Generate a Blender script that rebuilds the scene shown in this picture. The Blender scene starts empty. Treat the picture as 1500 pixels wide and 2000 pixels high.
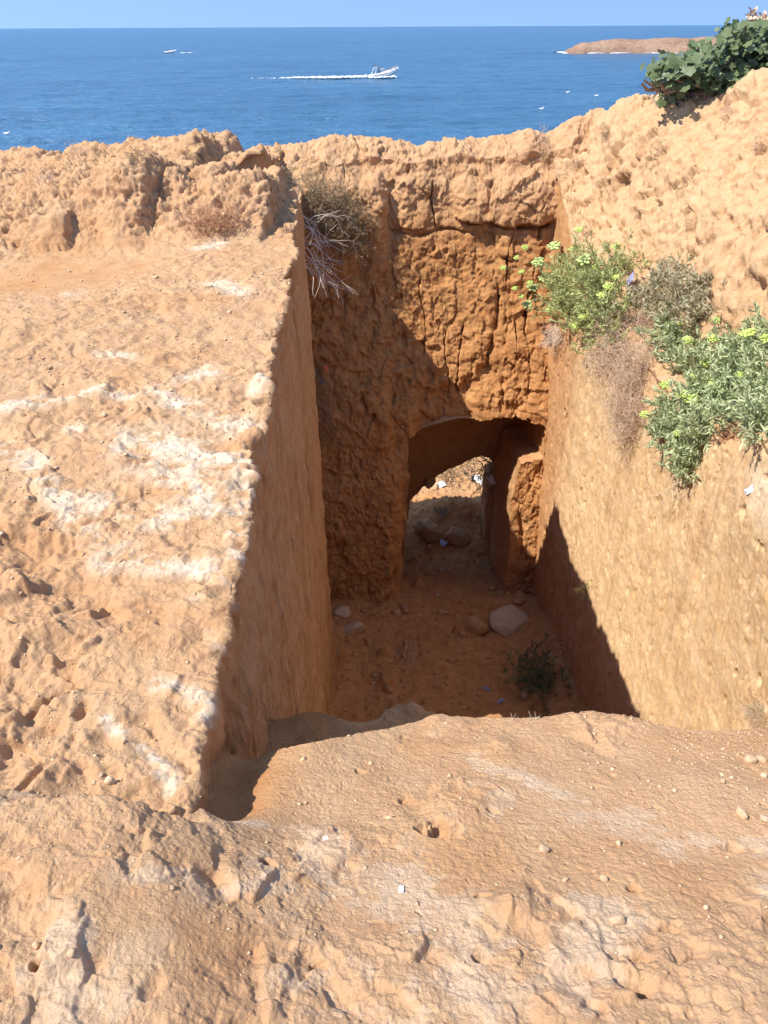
import bpy, math, random
import numpy as np
from mathutils import Vector, Matrix

SC = bpy.context.scene
COL = SC.collection
R = math.radians

# ------------------------------------------------------------------ camera
PITCH = 32.3
F = 1500.0
cam_d = bpy.data.cameras.new('camera')
cam = bpy.data.objects.new('camera', cam_d)
COL.objects.link(cam)
cam_d.sensor_fit = 'HORIZONTAL'
cam_d.sensor_width = 36.0
cam_d.lens = 36.0
cam_d.clip_start = 0.05
cam_d.clip_end = 80000.0
cam.matrix_world = Matrix.Rotation(R(90 - PITCH), 4, 'X') @ Matrix.Rotation(R(-0.27), 4, 'Z')
SC.camera = cam

# ------------------------------------------------------------------ world, sun
SUN = Vector((-0.727, -0.30, 1.0)).normalized()       # towards the sun
w = bpy.data.worlds.new('World')
SC.world = w
w.use_nodes = True
nt = w.node_tree
bg = nt.nodes['Background']
sky = nt.nodes.new('ShaderNodeTexSky')
sky.sky_type = 'NISHITA'
sky.sun_disc = False
sky.sun_elevation = math.asin(SUN.z)
sky.sun_rotation = math.atan2(SUN.x, SUN.y)
sky.altitude = 0
sky.air_density = 1.0
sky.dust_density = 0.25
sky.ozone_density = 2.6
tc = nt.nodes.new('ShaderNodeTexCoord')
vm = nt.nodes.new('ShaderNodeVectorMath'); vm.operation = 'ADD'; vm.inputs[1].default_value = (0, 0, 0.46)
nt.links.new(tc.outputs['Generated'], vm.inputs[0]); nt.links.new(vm.outputs[0], sky.inputs[0])
nt.links.new(sky.outputs[0], bg.inputs[0])
bg.inputs[1].default_value = 0.15
sd = bpy.data.lights.new('sun', 'SUN')
sd.energy = 3.3
sd.angle = R(0.53)
sd.color = (1.0, 0.95, 0.86)
sun = bpy.data.objects.new('sun', sd)
COL.objects.link(sun)
sun.rotation_euler = (-SUN).to_track_quat('-Z', 'Y').to_euler()
SC.view_settings.view_transform = 'Standard'
SC.view_settings.look = 'None'
SC.view_settings.gamma = 1.0
SC.view_settings.exposure = 1.14
SC.render.engine = 'CYCLES'
SC.cycles.use_denoising = True
SC.cycles.max_bounces = 8
SC.cycles.diffuse_bounces = 7

# ------------------------------------------------------------------ maths
CP, SP = math.cos(R(PITCH)), math.sin(R(PITCH))
def ray(px, py):
    u, v = (px - 750) / F, (1000 - py) / F
    return (u, CP + v * SP, -SP + v * CP)
def atY(px, py, Y):
    r = ray(px, py); t = Y / r[1]
    return (r[0] * t, Y, r[2] * t)
def atZ(px, py, z):
    r = ray(px, py); t = z / r[2]
    return (r[0] * t, r[1] * t, z)

_rs = np.random.RandomState(7)
PERM = np.concatenate([_rs.permutation(256)] * 3).astype(np.int32)
GRAD = _rs.normal(size=(256, 3)).astype(np.float32)
GRAD /= np.linalg.norm(GRAD, axis=1)[:, None]
def perlin(x, y, z):
    xi = np.floor(x).astype(np.int32); yi = np.floor(y).astype(np.int32); zi = np.floor(z).astype(np.int32)
    xf = (x - xi).astype(np.float32); yf = (y - yi).astype(np.float32); zf = (z - zi).astype(np.float32)
    xi &= 255; yi &= 255; zi &= 255
    def fd(t): return t * t * t * (t * (t * 6 - 15) + 10)
    u, v, q = fd(xf), fd(yf), fd(zf)
    out = 0
    for dx in (0, 1):
        ax = PERM[xi + dx]; wx = u if dx else 1 - u
        for dy in (0, 1):
            ay = PERM[ax + yi + dy]; wy = v if dy else 1 - v
            for dz in (0, 1):
                h = PERM[ay + zi + dz]; wz = q if dz else 1 - q
                g = GRAD[h]
                out = out + wx * wy * wz * (g[..., 0] * (xf - dx) + g[..., 1] * (yf - dy) + g[..., 2] * (zf - dz))
    return out * 1.6
def fbm(P, f, octv=4, gain=0.5, seed=0.0, ridge=False, st=(1, 1, 1)):
    s = 0; a = 1.0; tot = 0
    for k in range(octv):
        n = perlin(P[..., 0] * f * st[0] + seed + 17.3 * k, P[..., 1] * f * st[1] + seed * 1.7 + 5.1 * k, P[..., 2] * f * st[2] + 3.3 * k - seed)
        if ridge: n = 1 - 2 * np.abs(n)
        s = s + a * n; tot += a; a *= gain; f *= 2.07
    return s / tot
JIT = _rs.rand(256, 3).astype(np.float32)
def worley(P, f, st=(1, 1, 1), seed=0.0):
    x = P[..., 0] * f * st[0] + seed; y = P[..., 1] * f * st[1] + seed; z = P[..., 2] * f * st[2] + seed
    xi = np.floor(x).astype(np.int32); yi = np.floor(y).astype(np.int32); zi = np.floor(z).astype(np.int32)
    d1 = np.full(x.shape, 9.0, np.float32); d2 = d1.copy()
    for dx in (-1, 0, 1):
        a = PERM[(xi + dx) & 255]
        for dy in (-1, 0, 1):
            b = PERM[a + ((yi + dy) & 255)]
            for dz in (-1, 0, 1):
                j = JIT[PERM[b + ((zi + dz) & 255)]]
                d = (xi + dx + j[..., 0] - x) ** 2 + (yi + dy + j[..., 1] - y) ** 2 + (zi + dz + j[..., 2] - z) ** 2
                d2 = np.minimum(d2, np.maximum(d, d1)); d1 = np.minimum(d1, d)
    return np.sqrt(d1), np.sqrt(d2)
def warp(P, f, a, seed=0.0):
    o = np.stack([perlin(P[..., 0] * f + seed + 11 * k, P[..., 1] * f - 7 * k, P[..., 2] * f + 3 * k) for k in range(3)], -1)
    return P + a * o
def sm(a, b, x):
    t = np.clip((x - a) / (b - a), 0, 1)
    return t * t * (3 - 2 * t)
def smin(a, b, k):
    h = np.clip(0.5 + 0.5 * (b - a) / k, 0, 1)
    return b * (1 - h) + a * h - k * h * (1 - h)
def smax(a, b, k): return -smin(-a, -b, k)
SLP = _rs.normal(size=(256, 3)).astype(np.float32)
def facets(P, f, st=(1, 1, 1), seed=0.0):
    """broken slabs: every cell is a little tilted plane, with a step where cells meet"""
    x = P[..., 0] * f * st[0] + seed; y = P[..., 1] * f * st[1] + seed; z = P[..., 2] * f * st[2] + seed
    xi = np.floor(x).astype(np.int32); yi = np.floor(y).astype(np.int32); zi = np.floor(z).astype(np.int32)
    best = np.full(x.shape, 9.0, np.float32); h = np.zeros(x.shape, np.float32)
    for dx in (-1, 0, 1):
        a = PERM[(xi + dx) & 255]
        for dy in (-1, 0, 1):
            b = PERM[a + ((yi + dy) & 255)]
            for dz in (-1, 0, 1):
                q = PERM[b + ((zi + dz) & 255)]; j = JIT[q]; g = SLP[q]
                ex = x - (xi + dx + j[..., 0]); ey = y - (yi + dy + j[..., 1]); ez = z - (zi + dz + j[..., 2])
                d = ex * ex + ey * ey + ez * ez
                m = d < best
                best = np.where(m, d, best)
                h = np.where(m, (g[..., 0] * ex + g[..., 1] * ey + g[..., 2] * ez) * 0.5 + g[..., 0] * 0.25, h)
    return h
def poly_dist(X, Y, pts):
    d = np.full(np.shape(X), 1e9)
    for (x0, y0), (x1, y1) in zip(pts[:-1], pts[1:]):
        vx, vy = x1 - x0, y1 - y0
        t = np.clip(((X - x0) * vx + (Y - y0) * vy) / (vx * vx + vy * vy + 1e-9), 0, 1)
        d = np.minimum(d, np.hypot(X - x0 - t * vx, Y - y0 - t * vy))
    return d
def geo(a, b, n, k):
    """n samples from a to b whose spacing grows like k + distance from a."""
    t = np.linspace(0, 1, n)
    return a + k * (((b - a + k) / k) ** t - 1)

# ------------------------------------------------------------------ objects
def tag(o, label=None, cat=None, group=None, kind=None):
    if label: o['label'] = label
    if cat: o['category'] = cat
    if group: o['group'] = group
    if kind: o['kind'] = kind
    return o
def mesh_np(name, V, faces, mat, parent=None, smooth=True, attrs=None):
    """faces: (n,3) or (n,4) int array or list of such arrays"""
    if not isinstance(faces, list): faces = [faces]
    faces = [f for f in faces if len(f)]
    me = bpy.data.meshes.new(name)
    V = np.asarray(V, np.float32)
    me.vertices.add(len(V)); me.vertices.foreach_set('co', V.ravel())
    loops = np.concatenate([f.ravel() for f in faces]).astype(np.int32)
    sizes = np.concatenate([np.full(len(f), f.shape[1]) for f in faces])
    starts = np.concatenate([[0], np.cumsum(sizes)[:-1]]).astype(np.int32)
    me.loops.add(len(loops)); me.loops.foreach_set('vertex_index', loops)
    me.polygons.add(len(sizes)); me.polygons.foreach_set('loop_start', starts)
    me.update(calc_edges=True)
    if smooth: me.polygons.foreach_set('use_smooth', np.ones(len(sizes), bool))
    for k, a in (attrs or {}).items():
        at = me.attributes.new(k, 'FLOAT', 'POINT'); at.data.foreach_set('value', np.asarray(a, np.float32).ravel())
    me.materials.append(mat)
    o = bpy.data.objects.new(name, me); COL.objects.link(o)
    if parent: o.parent = parent
    return o
def grid_faces(m, n, keep=None):
    i = np.arange(m * n).reshape(m, n)
    f = np.stack([i[:-1, :-1], i[:-1, 1:], i[1:, 1:], i[1:, :-1]], -1)
    if keep is not None: f = f[keep]
    return f.reshape(-1, 4)
def normals(P, k=0):
    if k: P = blur(P, k, 2)
    du = np.gradient(P, axis=0); dv = np.gradient(P, axis=1)
    n = np.cross(du, dv)
    return n / (np.linalg.norm(n, axis=-1, keepdims=True) + 1e-12)
def blur(A, k, it=2):
    for _ in range(it):
        for ax in (0, 1):
            pad = [(0, 0)] * A.ndim; pad[ax] = (k, k)
            B = np.cumsum(np.pad(A, pad, mode='edge'), axis=ax)
            z = np.zeros_like(np.take(B, [0], axis=ax)); B = np.concatenate([z, B], axis=ax)
            n = A.shape[ax]
            A = (np.take(B, np.arange(2 * k + 1, 2 * k + 1 + n), axis=ax) - np.take(B, np.arange(0, n), axis=ax)) / (2 * k + 1)
    return A
def empty(name, loc, label, cat, group=None, rz=0):
    o = bpy.data.objects.new(name, None); COL.objects.link(o)
    o.location = loc; o.rotation_euler = (0, 0, rz); o.empty_display_size = 0.1
    return tag(o, label, cat, group)

# ------------------------------------------------------------------ materials
def nodes_of(name, rough=0.9, spec=0.2):
    m = bpy.data.materials.new(name); m.use_nodes = True
    nt = m.node_tree; b = nt.nodes['Principled BSDF']
    b.inputs['Roughness'].default_value = rough
    b.inputs['Specular IOR Level'].default_value = spec
    return m, nt, b
def noise_n(nt, scale, detail=6, rough=0.6, vec=None, dist=0.0):
    n = nt.nodes.new('ShaderNodeTexNoise'); n.inputs['Scale'].default_value = scale
    n.inputs['Detail'].default_value = detail; n.inputs['Roughness'].default_value = rough
    n.inputs['Distortion'].default_value = dist
    if vec is not None: nt.links.new(vec, n.inputs['Vector'])
    return n.outputs['Fac']
def ramp(nt, src, stops):
    r = nt.nodes.new('ShaderNodeValToRGB'); nt.links.new(src, r.inputs[0])
    e = r.color_ramp.elements
    while len(e) < len(stops): e.new(0.5)
    for q, (p, c) in zip(e, stops):
        q.position = p; q.color = (c, c, c, 1) if not hasattr(c, '__len__') else (*c, 1)
    return r.outputs[0]
def mix(nt, fac, a, b, mode='MIX'):
    m = nt.nodes.new('ShaderNodeMix'); m.data_type = 'RGBA'; m.blend_type = mode
    for i, v in ((0, fac), (6, a), (7, b)):
        if hasattr(v, 'links'): nt.links.new(v, m.inputs[i])
        elif i == 0: m.inputs[0].default_value = v
        else: m.inputs[i].default_value = (*v, 1)
    return m.outputs[2]
def math_n(nt, op, a, b=0.0):
    m = nt.nodes.new('ShaderNodeMath'); m.operation = op
    for i, v in ((0, a), (1, b)):
        if hasattr(v, 'links'): nt.links.new(v, m.inputs[i])
        else: m.inputs[i].default_value = v
    return m.outputs[0]
def attr_n(nt, name):
    a = nt.nodes.new('ShaderNodeAttribute'); a.attribute_name = name
    return a.outputs['Fac']

def rock_material():
    m, nt, b = nodes_of('weathered_sandstone', 0.92, 0.15)
    geo_ = nt.nodes.new('ShaderNodeNewGeometry'); pos = geo_.outputs['Position']
    big = noise_n(nt, 0.9, 5, 0.55, pos)
    mid = noise_n(nt, 5.5, 7, 0.65, pos, 0.3)
    fine = noise_n(nt, 42, 5, 0.7, pos)
    # pale sand <-> orange sand, also used for painted warm shade
    c = mix(nt, ramp(nt, mid, [(0.32, 0.0), (0.68, 1.0)]), (0.50, 0.292, 0.150), (0.585, 0.385, 0.225))
    c = mix(nt, ramp(nt, big, [(0.35, 0.0), (0.7, 0.6)]), c, (0.58, 0.355, 0.200))
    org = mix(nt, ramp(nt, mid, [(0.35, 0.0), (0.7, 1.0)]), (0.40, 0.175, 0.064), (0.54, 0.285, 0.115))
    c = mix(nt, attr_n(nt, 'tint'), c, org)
    c = mix(nt, attr_n(nt, 'sallow'), c, mix(nt, ramp(nt, mid, [(0.35, 0.0), (0.7, 1.0)]), (0.62, 0.40, 0.20), (0.72, 0.52, 0.31)))
    # dark lichen specks and grime
    lich = ramp(nt, noise_n(nt, 16, 8, 0.72, pos), [(0.58, 0.0), (0.72, 0.55)])
    c = mix(nt, math_n(nt, 'MULTIPLY', lich, attr_n(nt, 'grime')), c, (0.24, 0.145, 0.088))
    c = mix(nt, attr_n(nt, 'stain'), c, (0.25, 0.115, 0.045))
    c = mix(nt, ramp(nt, fine, [(0.3, 0.16), (0.6, 0.0)]), c, (0.30, 0.16, 0.075))
    c = mix(nt, attr_n(nt, 'white'), c, mix(nt, ramp(nt, mid, [(0.3, 0.0), (0.7, 1.0)]), (0.62, 0.47, 0.32), (0.78, 0.68, 0.54)))
    nt.links.new(c, b.inputs['Base Color'])
    bump = nt.nodes.new('ShaderNodeBump'); bump.inputs['Strength'].default_value = 0.8; bump.inputs['Distance'].default_value = 0.024
    vor = nt.nodes.new('ShaderNodeTexVoronoi'); vor.inputs['Scale'].default_value = 30; vor.feature = 'SMOOTH_F1'; wv = nt.nodes.new('ShaderNodeVectorMath'); nn = nt.nodes.new('ShaderNodeTexNoise'); nn.inputs['Scale'].default_value = 20; nt.links.new(pos, nn.inputs['Vector']); sc_ = nt.nodes.new('ShaderNodeVectorMath'); sc_.operation = 'SCALE'; sc_.inputs[3].default_value = 0.06; nt.links.new(nn.outputs['Color'], sc_.inputs[0]); nt.links.new(pos, wv.inputs[0]); nt.links.new(sc_.outputs[0], wv.inputs[1]); nt.links.new(wv.outputs[0], vor.inputs['Vector'])
    h = math_n(nt, 'ADD', math_n(nt, 'MULTIPLY', fine, 0.55), math_n(nt, 'MULTIPLY', noise_n(nt, 150, 5, 0.75, pos), 0.30))
    h = math_n(nt, 'ADD', h, math_n(nt, 'MULTIPLY', ramp(nt, vor.outputs['Distance'], [(0.05, 0.0), (0.25, 1.0)]), 0.22))
    h = math_n(nt, 'ADD', h, math_n(nt, 'MULTIPLY', noise_n(nt, 15, 6, 0.72, pos, 0.4), math_n(nt, 'MULTIPLY', attr_n(nt, 'far'), 1.1)))
    nt.links.new(h, bump.inputs['Height']); nt.links.new(bump.outputs[0], b.inputs['Normal'])
    return m
def plain(name, col, rough=0.7, spec=0.3, var=0.25, scale=12, col2=None):
    m, nt, b = nodes_of(name, rough, spec)
    tc = nt.nodes.new('ShaderNodeNewGeometry')
    n = noise_n(nt, scale, 4, 0.6, tc.outputs['Position'])
    c2 = col2 or tuple(x * (1 - var) for x in col)
    nt.links.new(mix(nt, ramp(nt, n, [(0.35, 0.0), (0.65, 1.0)]), col, c2), b.inputs['Base Color'])
    return m
def leafy(name, a, bcol, scale=9, rough=0.55, trans=0.25):
    m, nt, b = nodes_of(name, rough, 0.35)
    tc = nt.nodes.new('ShaderNodeNewGeometry')
    n = ramp(nt, noise_n(nt, scale, 3, 0.6, tc.outputs['Position']), [(0.35, 0.0), (0.65, 1.0)])
    rnd = tc.outputs['Random Per Island']
    c = mix(nt, n, a, bcol)
    c = mix(nt, math_n(nt, 'MULTIPLY', rnd, 0.6), c, tuple(0.5 * (p + q) * 1.25 for p, q in zip(a, bcol)))
    nt.links.new(c, b.inputs['Base Color'])
    t = nt.nodes.new('ShaderNodeBsdfTranslucent'); nt.links.new(c, t.inputs[0])
    ms = nt.nodes.new('ShaderNodeMixShader'); ms.inputs[0].default_value = trans
    nt.links.new(b.outputs[0], ms.inputs[1]); nt.links.new(t.outputs[0], ms.inputs[2])
    nt.links.new(ms.outputs[0], nt.nodes['Material Output'].inputs['Surface'])
    return m

ROCK = rock_material()

# ------------------------------------------------------------------ shape of the land
Z_SEA = -11.0
RIM_Y = 12.8
_rim = [(-400, 292), (-200, 286), (0, 287), (100, 291), (170, 289), (230, 277), (285, 279), (325, 271), (375, 268), (420, 259), (445, 252), (462, 258), (478, 290), (520, 288),
        (600, 278), (690, 271), (760, 274), (800, 281), (850, 288), (872, 291), (885, 284), (925, 276), (975, 268), (1015, 266), (1070, 256), (1120, 241), (1175, 217)]
_rimX = np.array([atY(a, b, RIM_Y)[0] for a, b in _rim]); _rimZ = np.array([atY(a, b, RIM_Y)[2] for a, b in _rim])
def rim_z(X): return np.interp(X, _rimX, _rimZ)
def lumps(X, Y, seed=0):
    P = np.stack([X, Y, np.zeros_like(X)], -1)
    f1, f2 = worley(P, 1.5, seed=seed + 3.1)
    g1, g2 = worley(P, 3.6, seed=seed + 9.7)
    return 0.16 * (0.6 - f1) + 0.10 * np.minimum(f2 - f1, 0.35) + 0.07 * (0.55 - g1) + 0.06 * np.minimum(g2 - g1, 0.3)
def karst(Q, seed=0):
    f1, _ = worley(Q, 1.7, seed=seed + 3.1); g1, _ = worley(Q, 4.3, seed=seed + 9.7)
    return 0.20 * (np.minimum(f1, 0.7) - 0.45) + 0.10 * (np.minimum(g1, 0.65) - 0.4)
def bank_edge(X):
    return 6.75 + 0.45 * sm(-2.4, -1.2, X) + 0.35 * np.sin(X * 2.3 + 1.0) * 0.4
BLOCKS = [(*atZ(a, b, -1.62)[:2], w_, d_, h_) for a, b, w_, d_, h_ in
          [(372, 445, 0.45, 0.7, 0.30), (455, 425, 0.4, 0.9, 0.34), (520, 402, 0.4, 1.8, 0.34), (300, 455, 0.6, 0.5, 0.20), (205, 440, 0.5, 0.6, 0.30), (150, 474, 0.4, 0.6, 0.22)]]
def H_left(X, Y):
    """plateau left of the trench, then the rugged bank behind it"""
    base = -1.60 - 0.03 * sm(2.5, 6.5, Y) + 0.02 * np.sin(X * 1.9) * sm(1.2, 2, Y)
    base = base - 0.07 * sm(-0.9, -2.6, X) * sm(4.6, 6.2, Y)                     # sandy hollow
    e = Y - bank_edge(X)
    bm = sm(-0.1, 0.75, e) * sm(8.0, 9.2, Y + 8 * sm(-1.0, -1.35, X))
    rz = rim_z(X)
    bank = rz - 0.09 + 0.10 * sm(12.0, 8.5, Y) + 0.10 * np.sin(Y * 2.1 + X)*sm(12.6,11.5,Y)
    z = base * (1 - bm) + bank * bm
    calm = 1 - 0.75 * sm(11.6, 12.6, Y)
    Q = warp(np.stack([X, Y, 0 * X], -1), 1.7, 0.25, 4)
    z = z + bm * calm * (0.9 * karst(Q) + 0.07 * fbm(Q, 2.0, 5, 0.6, 8, ridge=True) )
    wob = 0.10 * perlin(X * 2.2, Y * 2.2, 0 * X + 5)
    blk = 0
    for xr, yc, wd, dp, h in BLOCKS:
        blk = np.maximum(blk, h * sm(0, 0.13, xr - X + wob) * sm(-wd * 2.2, -wd * 0.4, X - xr) * sm(-0.12, 0.16, Y - yc + wob) * sm(dp * 1.8, dp * 0.6, Y - yc))
    z = np.where(blk > 0.02, smax(z, base + 0.06 + blk * 0.95 + 0.5 * karst(Q, 3) * sm(0.02, 0.1, blk), 0.04), z)
    return z
def slope_right(X, Y):
    a = -2.72 + 1.12 * (X - 2.65) + 0.36 * np.maximum(0, Y - 9.5)
    cap = -0.64 - 0.12 * (Y - 10) + 0.10 * (X - 4.3)
    cap = np.where(Y < 9, -0.54 + 0.03 * (Y - 9), cap)
    cap = smin(cap, -0.42 + 0 * X, 0.2)
    return smin(a, cap, 0.35)
def outer(z, Y, Y0=RIM_Y):
    """beyond the rim the land falls to the shore"""
    return z - 5.0 * np.maximum(0, Y - Y0) ** 1.2

# the cut: plan of the left wall
def edge_left(Y): return -0.455 - 0.0562 * (Y - 1.0)

WHITE_LINES = [  # pale crust, in picture points laid onto the plateau at z = -1.6: (points, half width)
    ([(60, 795), (120, 785), (190, 770), (250, 775), (300, 765)], 0.05), ([(320, 770), (370, 745), (400, 720), (430, 740)], 0.05),
    ([(350, 790), (420, 800), (470, 830), (500, 860)], 0.07), ([(300, 850), (400, 880), (470, 900), (505, 940)], 0.08),
    ([(230, 880), (290, 900), (330, 880)], 0.05), ([(270, 870), (360, 930), (430, 970), (500, 960)], 0.11), ([(180, 985), (240, 985), (300, 1010), (400, 1020), (480, 990)], 0.07),
    ([(10, 880), (60, 900), (100, 950), (150, 1020), (180, 1050)], 0.045), ([(210, 1090), (250, 1080), (330, 1100)], 0.05), ([(300, 1100), (400, 1110), (460, 1140)], 0.04),
    ([(380, 1180), (430, 1220), (425, 1250)], 0.03), ([(310, 1345), (370, 1360), (405, 1380), (395, 1400)], 0.022), ([(190, 1390), (210, 1420), (260, 1450), (320, 1500)], 0.012),
    ([(320, 1510), (335, 1540)], 0.018), ([(400, 475), (430, 470)], 0.08), ([(420, 540), (470, 565)], 0.08), ([(140, 560), (155, 555)], 0.06), ([(200, 690), (250, 692)], 0.04),
    ([(30, 800), (10, 810)], 0.04), ([(440, 1010), (470, 1060), (465, 1130)], 0.035), ([(500, 760), (520, 740)], 0.04), ([(140, 840), (180, 860)], 0.03)]
WHITE_LINES = [([atZ(a, b, -1.6)[:2] for a, b in L], w_) for L, w_ in WHITE_LINES]

# ------------------------------------------------------------------ sheet A: left plateau and left wall
def build_left():
    Ys = np.concatenate([geo(0.95, 8.60, 1150, 2.0), np.linspace(8.60, 8.76, 36)[1:], np.linspace(8.76, 12.7, 300)[1:], np.linspace(12.7, 15.5, 50)[1:]])
    Xe = edge_left(Ys); Xe = np.where(Ys > 8.60, -0.882 - 1.15 * sm(8.60, 8.74, Ys) + 0.58 * sm(9.85, 10.1, Ys), Xe)
    Xe = Xe - 0.06 * sm(9, 12, Ys)
    rag = np.stack([Ys * 0 + 5, Ys, Ys * 0], -1)
    frag = fbm(rag, 1.3, 7, 0.62) * 0.095 * np.clip(Ys / 3, 0.5, 1.3)
    Xe = Xe + frag
    zc = np.clip(Ys, 0.9, 14) * CP + 1.6 * SP
    wid = 0.52 * zc + 0.25
    # columns: far-left coarse, in view fine, round the lip, down the wall
    s_out = np.linspace(1, 0, 26)[:-1] ** 1.5
    s_in = np.linspace(1, 0, 330)
    nl, nw = 14, 190
    cols_out = (Xe[:, None] - wid[:, None]) - s_out[None, :] * 9.0
    rl = 0.022
    cols_in = Xe[:, None] - rl - (wid[:, None] - rl) * s_in[None, :]
    Xt = np.concatenate([cols_out, cols_in], 1)
    Yt = np.repeat(Ys[:, None], Xt.shape[1], 1)
    Zt = H_left(Xt, Yt)
    # raised lump at the slab's far end
    lump = 0.20 * np.exp(-((Xt + 1.15) / 0.42) ** 2 - ((Yt - 8.35) / 0.55) ** 2) + 0.10 * np.exp(-((Xt + 2.0) / 0.6) ** 2 - ((Yt - 7.9) / 0.3) ** 2)
    Zt = Zt + lump
    Zt = outer(Zt, Yt)
    # ruts and broken steps low on the left, near the viewer
    zlip = Zt[:, -1]
    th = np.linspace(0, 1, nl + 1)[1:] * math.pi / 2
    lipX = (Xe[:, None] - rl) + rl * np.sin(th)[None, :]
    lipZ = zlip[:, None] - rl * (1 - np.cos(th))[None, :]
    ztop = zlip - rl
    wz = ztop[:, None] - (geo(0, 1, nw + 1, 0.6)[1:])[None, :] * (ztop + 9.2)[:, None]
    depth = (ztop[:, None] - wz)
    wx = Xe[:, None] + 0.014 * depth + 0.0 * wz + 0.25 * sm(-7.0, -9.0, wz) * 0.4
    Xa = np.concatenate([Xt, lipX, wx], 1); Za = np.concatenate([Zt, lipZ, wz], 1)
    Ya = np.repeat(Ys[:, None], Xa.shape[1], 1)
    P = np.stack([Xa, Ya, Za], -1)
    N = -normals(P, 5)
    if N[200, 100, 2] < 0: N = -N
    wall = np.zeros(Xa.shape); wall[:, Xt.shape[1] + nl // 2:] = 1
    wall = blur(wall, 2, 2)
    e = Ya - bank_edge(Xa)
    sandy = sm(0.25, -0.2, np.abs(e + 0.75) - 0.45) * sm(-1.6, -2.4, Xa) * (1 - wall)   # smooth drift of sand below the bank
    rough = (1 - 0.9 * sandy)
    bankm = sm(0, 0.6, e) * (1 - wall)
    PW = warp(P, 6.0, 0.045, 3)
    d = 0.035 * fbm(P, 1.6, 3, 0.5, 2.0) + 0.020 * fbm(PW, 5, 4, 0.6, 8.0, ridge=True)
    f1, f2 = worley(PW, 7.0, (1, 1, 1.6), 2.0)
    d = d + 0.030 * (np.minimum(f1, 0.6) - 0.3) * sm(-0.3, 0.3, fbm(P, 1.3, 2, 0.5, 31.0))
    g1, g2 = worley(warp(P, 16, 0.02, 9), 20.0, (1, 1, 1), 5.0)
    fl = sm(-0.05, 0.40, fbm(P, 1.1, 3, 0.5, 44.0))                     # where it is smooth, where pitted
    d = d - 0.024 * (0.55 - np.minimum(g1, 0.55)) * (0.08 + 0.92 * fl)
    # flaky grain running up to the right
    U = np.stack([P[..., 0] * 0.55 + P[..., 1] * 0.25, -P[..., 0] * 0.45 + P[..., 1], P[..., 2]], -1)
    d = d + 0.020 * fbm(U, 9, 5, 0.6, 3.0, ridge=True) * (0.35 + 0.65 * fl) + 0.004 * fbm(P, 50, 2, 0.6, 3.0)
    q = (fbm(PW, 1.8, 4, 0.55, 141.0) + 0.12 * P[..., 0]) * 5; d = d + 0.045 * ((np.floor(q) + sm(0.0, 0.25, q - np.floor(q))) - q) / 2.5 * sm(-0.2, 0.2, fbm(P, 0.8, 2, 0.5, 66))
    fc = blur(facets(warp(P, 3.5, 0.08, 13), 3.6, (1, 1, 1), 4.0), 2, 2); fc2 = blur(facets(warp(P, 9, 0.03, 14), 10.0, (1, 1, 1), 8.0), 1, 1)
    amp = sm(-0.1, 0.35, fbm(P, 0.9, 2, 0.5, 202))
    d = d + (0.030 * fc + 0.012 * fc2) * (0.25 + 0.75 * amp) * (1 - bankm)
    near = sm(3.0, 1.3, Ya) * sm(-0.45, -0.9, Xa + 0.12 * Ya)
    cr = fbm(PW, 3.2, 4, 0.55, 61.0)
    d = d + near * (0.050 * fc + 0.030 * fc2 + 0.050 * cr + 0.030 * fbm(P, 9, 3, 0.6, 71, ridge=True))
    d = d * (1 + 0.8 * bankm) + bankm * (-0.03 + 0.08 * fbm(PW, 3.6, 6, 0.62, 27, ridge=True) + 0.075 * fbm(PW, 7, 5, 0.7, 37, st=(1, 1, 2.2)) - 0.035 * sm(0.32, 0.08, g1) - 0.11 * sm(0.40, 0.12, f1) * fl)
    d = d * rough + 0.012 * sandy * fbm(P, 3, 3)
    st = 0.024 * fbm(P, 5, 4, 0.6, 12.0, st=(1, 1, 0.10)) + 0.05 * fbm(P, 1.6, 5, 0.6, 112, st=(1, 1, .5)) + 0.010 * fbm(P, 20, 4, 0.65, 15.0, st=(1, 1, 0.45)) + 0.016 * fbm(P, 2.0, 4, 0.6, 215.0, st=(0.6, 0.6, 3.0)) + 0.028 * fbm(P, 0.8, 3, 0.5, 19.0)
    h1, _ = worley(warp(P, 9, 0.04, 2), 15, (1, 1, 0.22), 7.0)
    st = st - 0.026 * (0.5 - np.minimum(h1, 0.5)) + 0.03 * fbm(PW, 3.5, 4, 0.6, 210)
    D = d * (1 - wall) + st * wall
    # knobbly brink
    lipm = np.exp(-((Xa - Xe[:, None]) / 0.10) ** 2) * (1 - wall * 0.4) * (Za > ztop[:, None] - 0.3)
    D = D + lipm * (0.034 * fbm(P, 11, 4, 0.65, 25.0) + 0.03 * fc + 0.02 * fc2)
    wh = np.zeros(Xa.shape)
    vis = (1 - wall)
    UW = warp(U, 3.0, 0.12, 6)
    rdg = fbm(UW, 3.2, 5, 0.6, 90.0, ridge=True); nz2 = fbm(P, 17, 4, 0.65, 33.0)
    crust = np.clip(sm(0.15, 0.75, rdg + 0.9 * nz2) * 1.0, 0, 1)
    for L, hw in WHITE_LINES:
        dist = poly_dist(Xa, Ya, L)
        wh = np.maximum(wh, sm(2.3, 0.3, dist / hw + 0.9 * nz2) * crust)
    wh = 0.80 * wh * vis + 0.5 * (1 - wall) * sm(0.50, 0.62, fbm(P, 2.2, 4, 0.6, 123.0)) * sm(7, 4, Ya) 
    D = D + 0.006 * wh
    Q = P + N * D[..., None]
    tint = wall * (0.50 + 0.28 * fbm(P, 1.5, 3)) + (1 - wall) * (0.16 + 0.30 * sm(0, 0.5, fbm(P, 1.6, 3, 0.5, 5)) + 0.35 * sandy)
    grime = 0.75 * (1 - sandy) * (1 - wall) + 0.8 * wall
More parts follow.
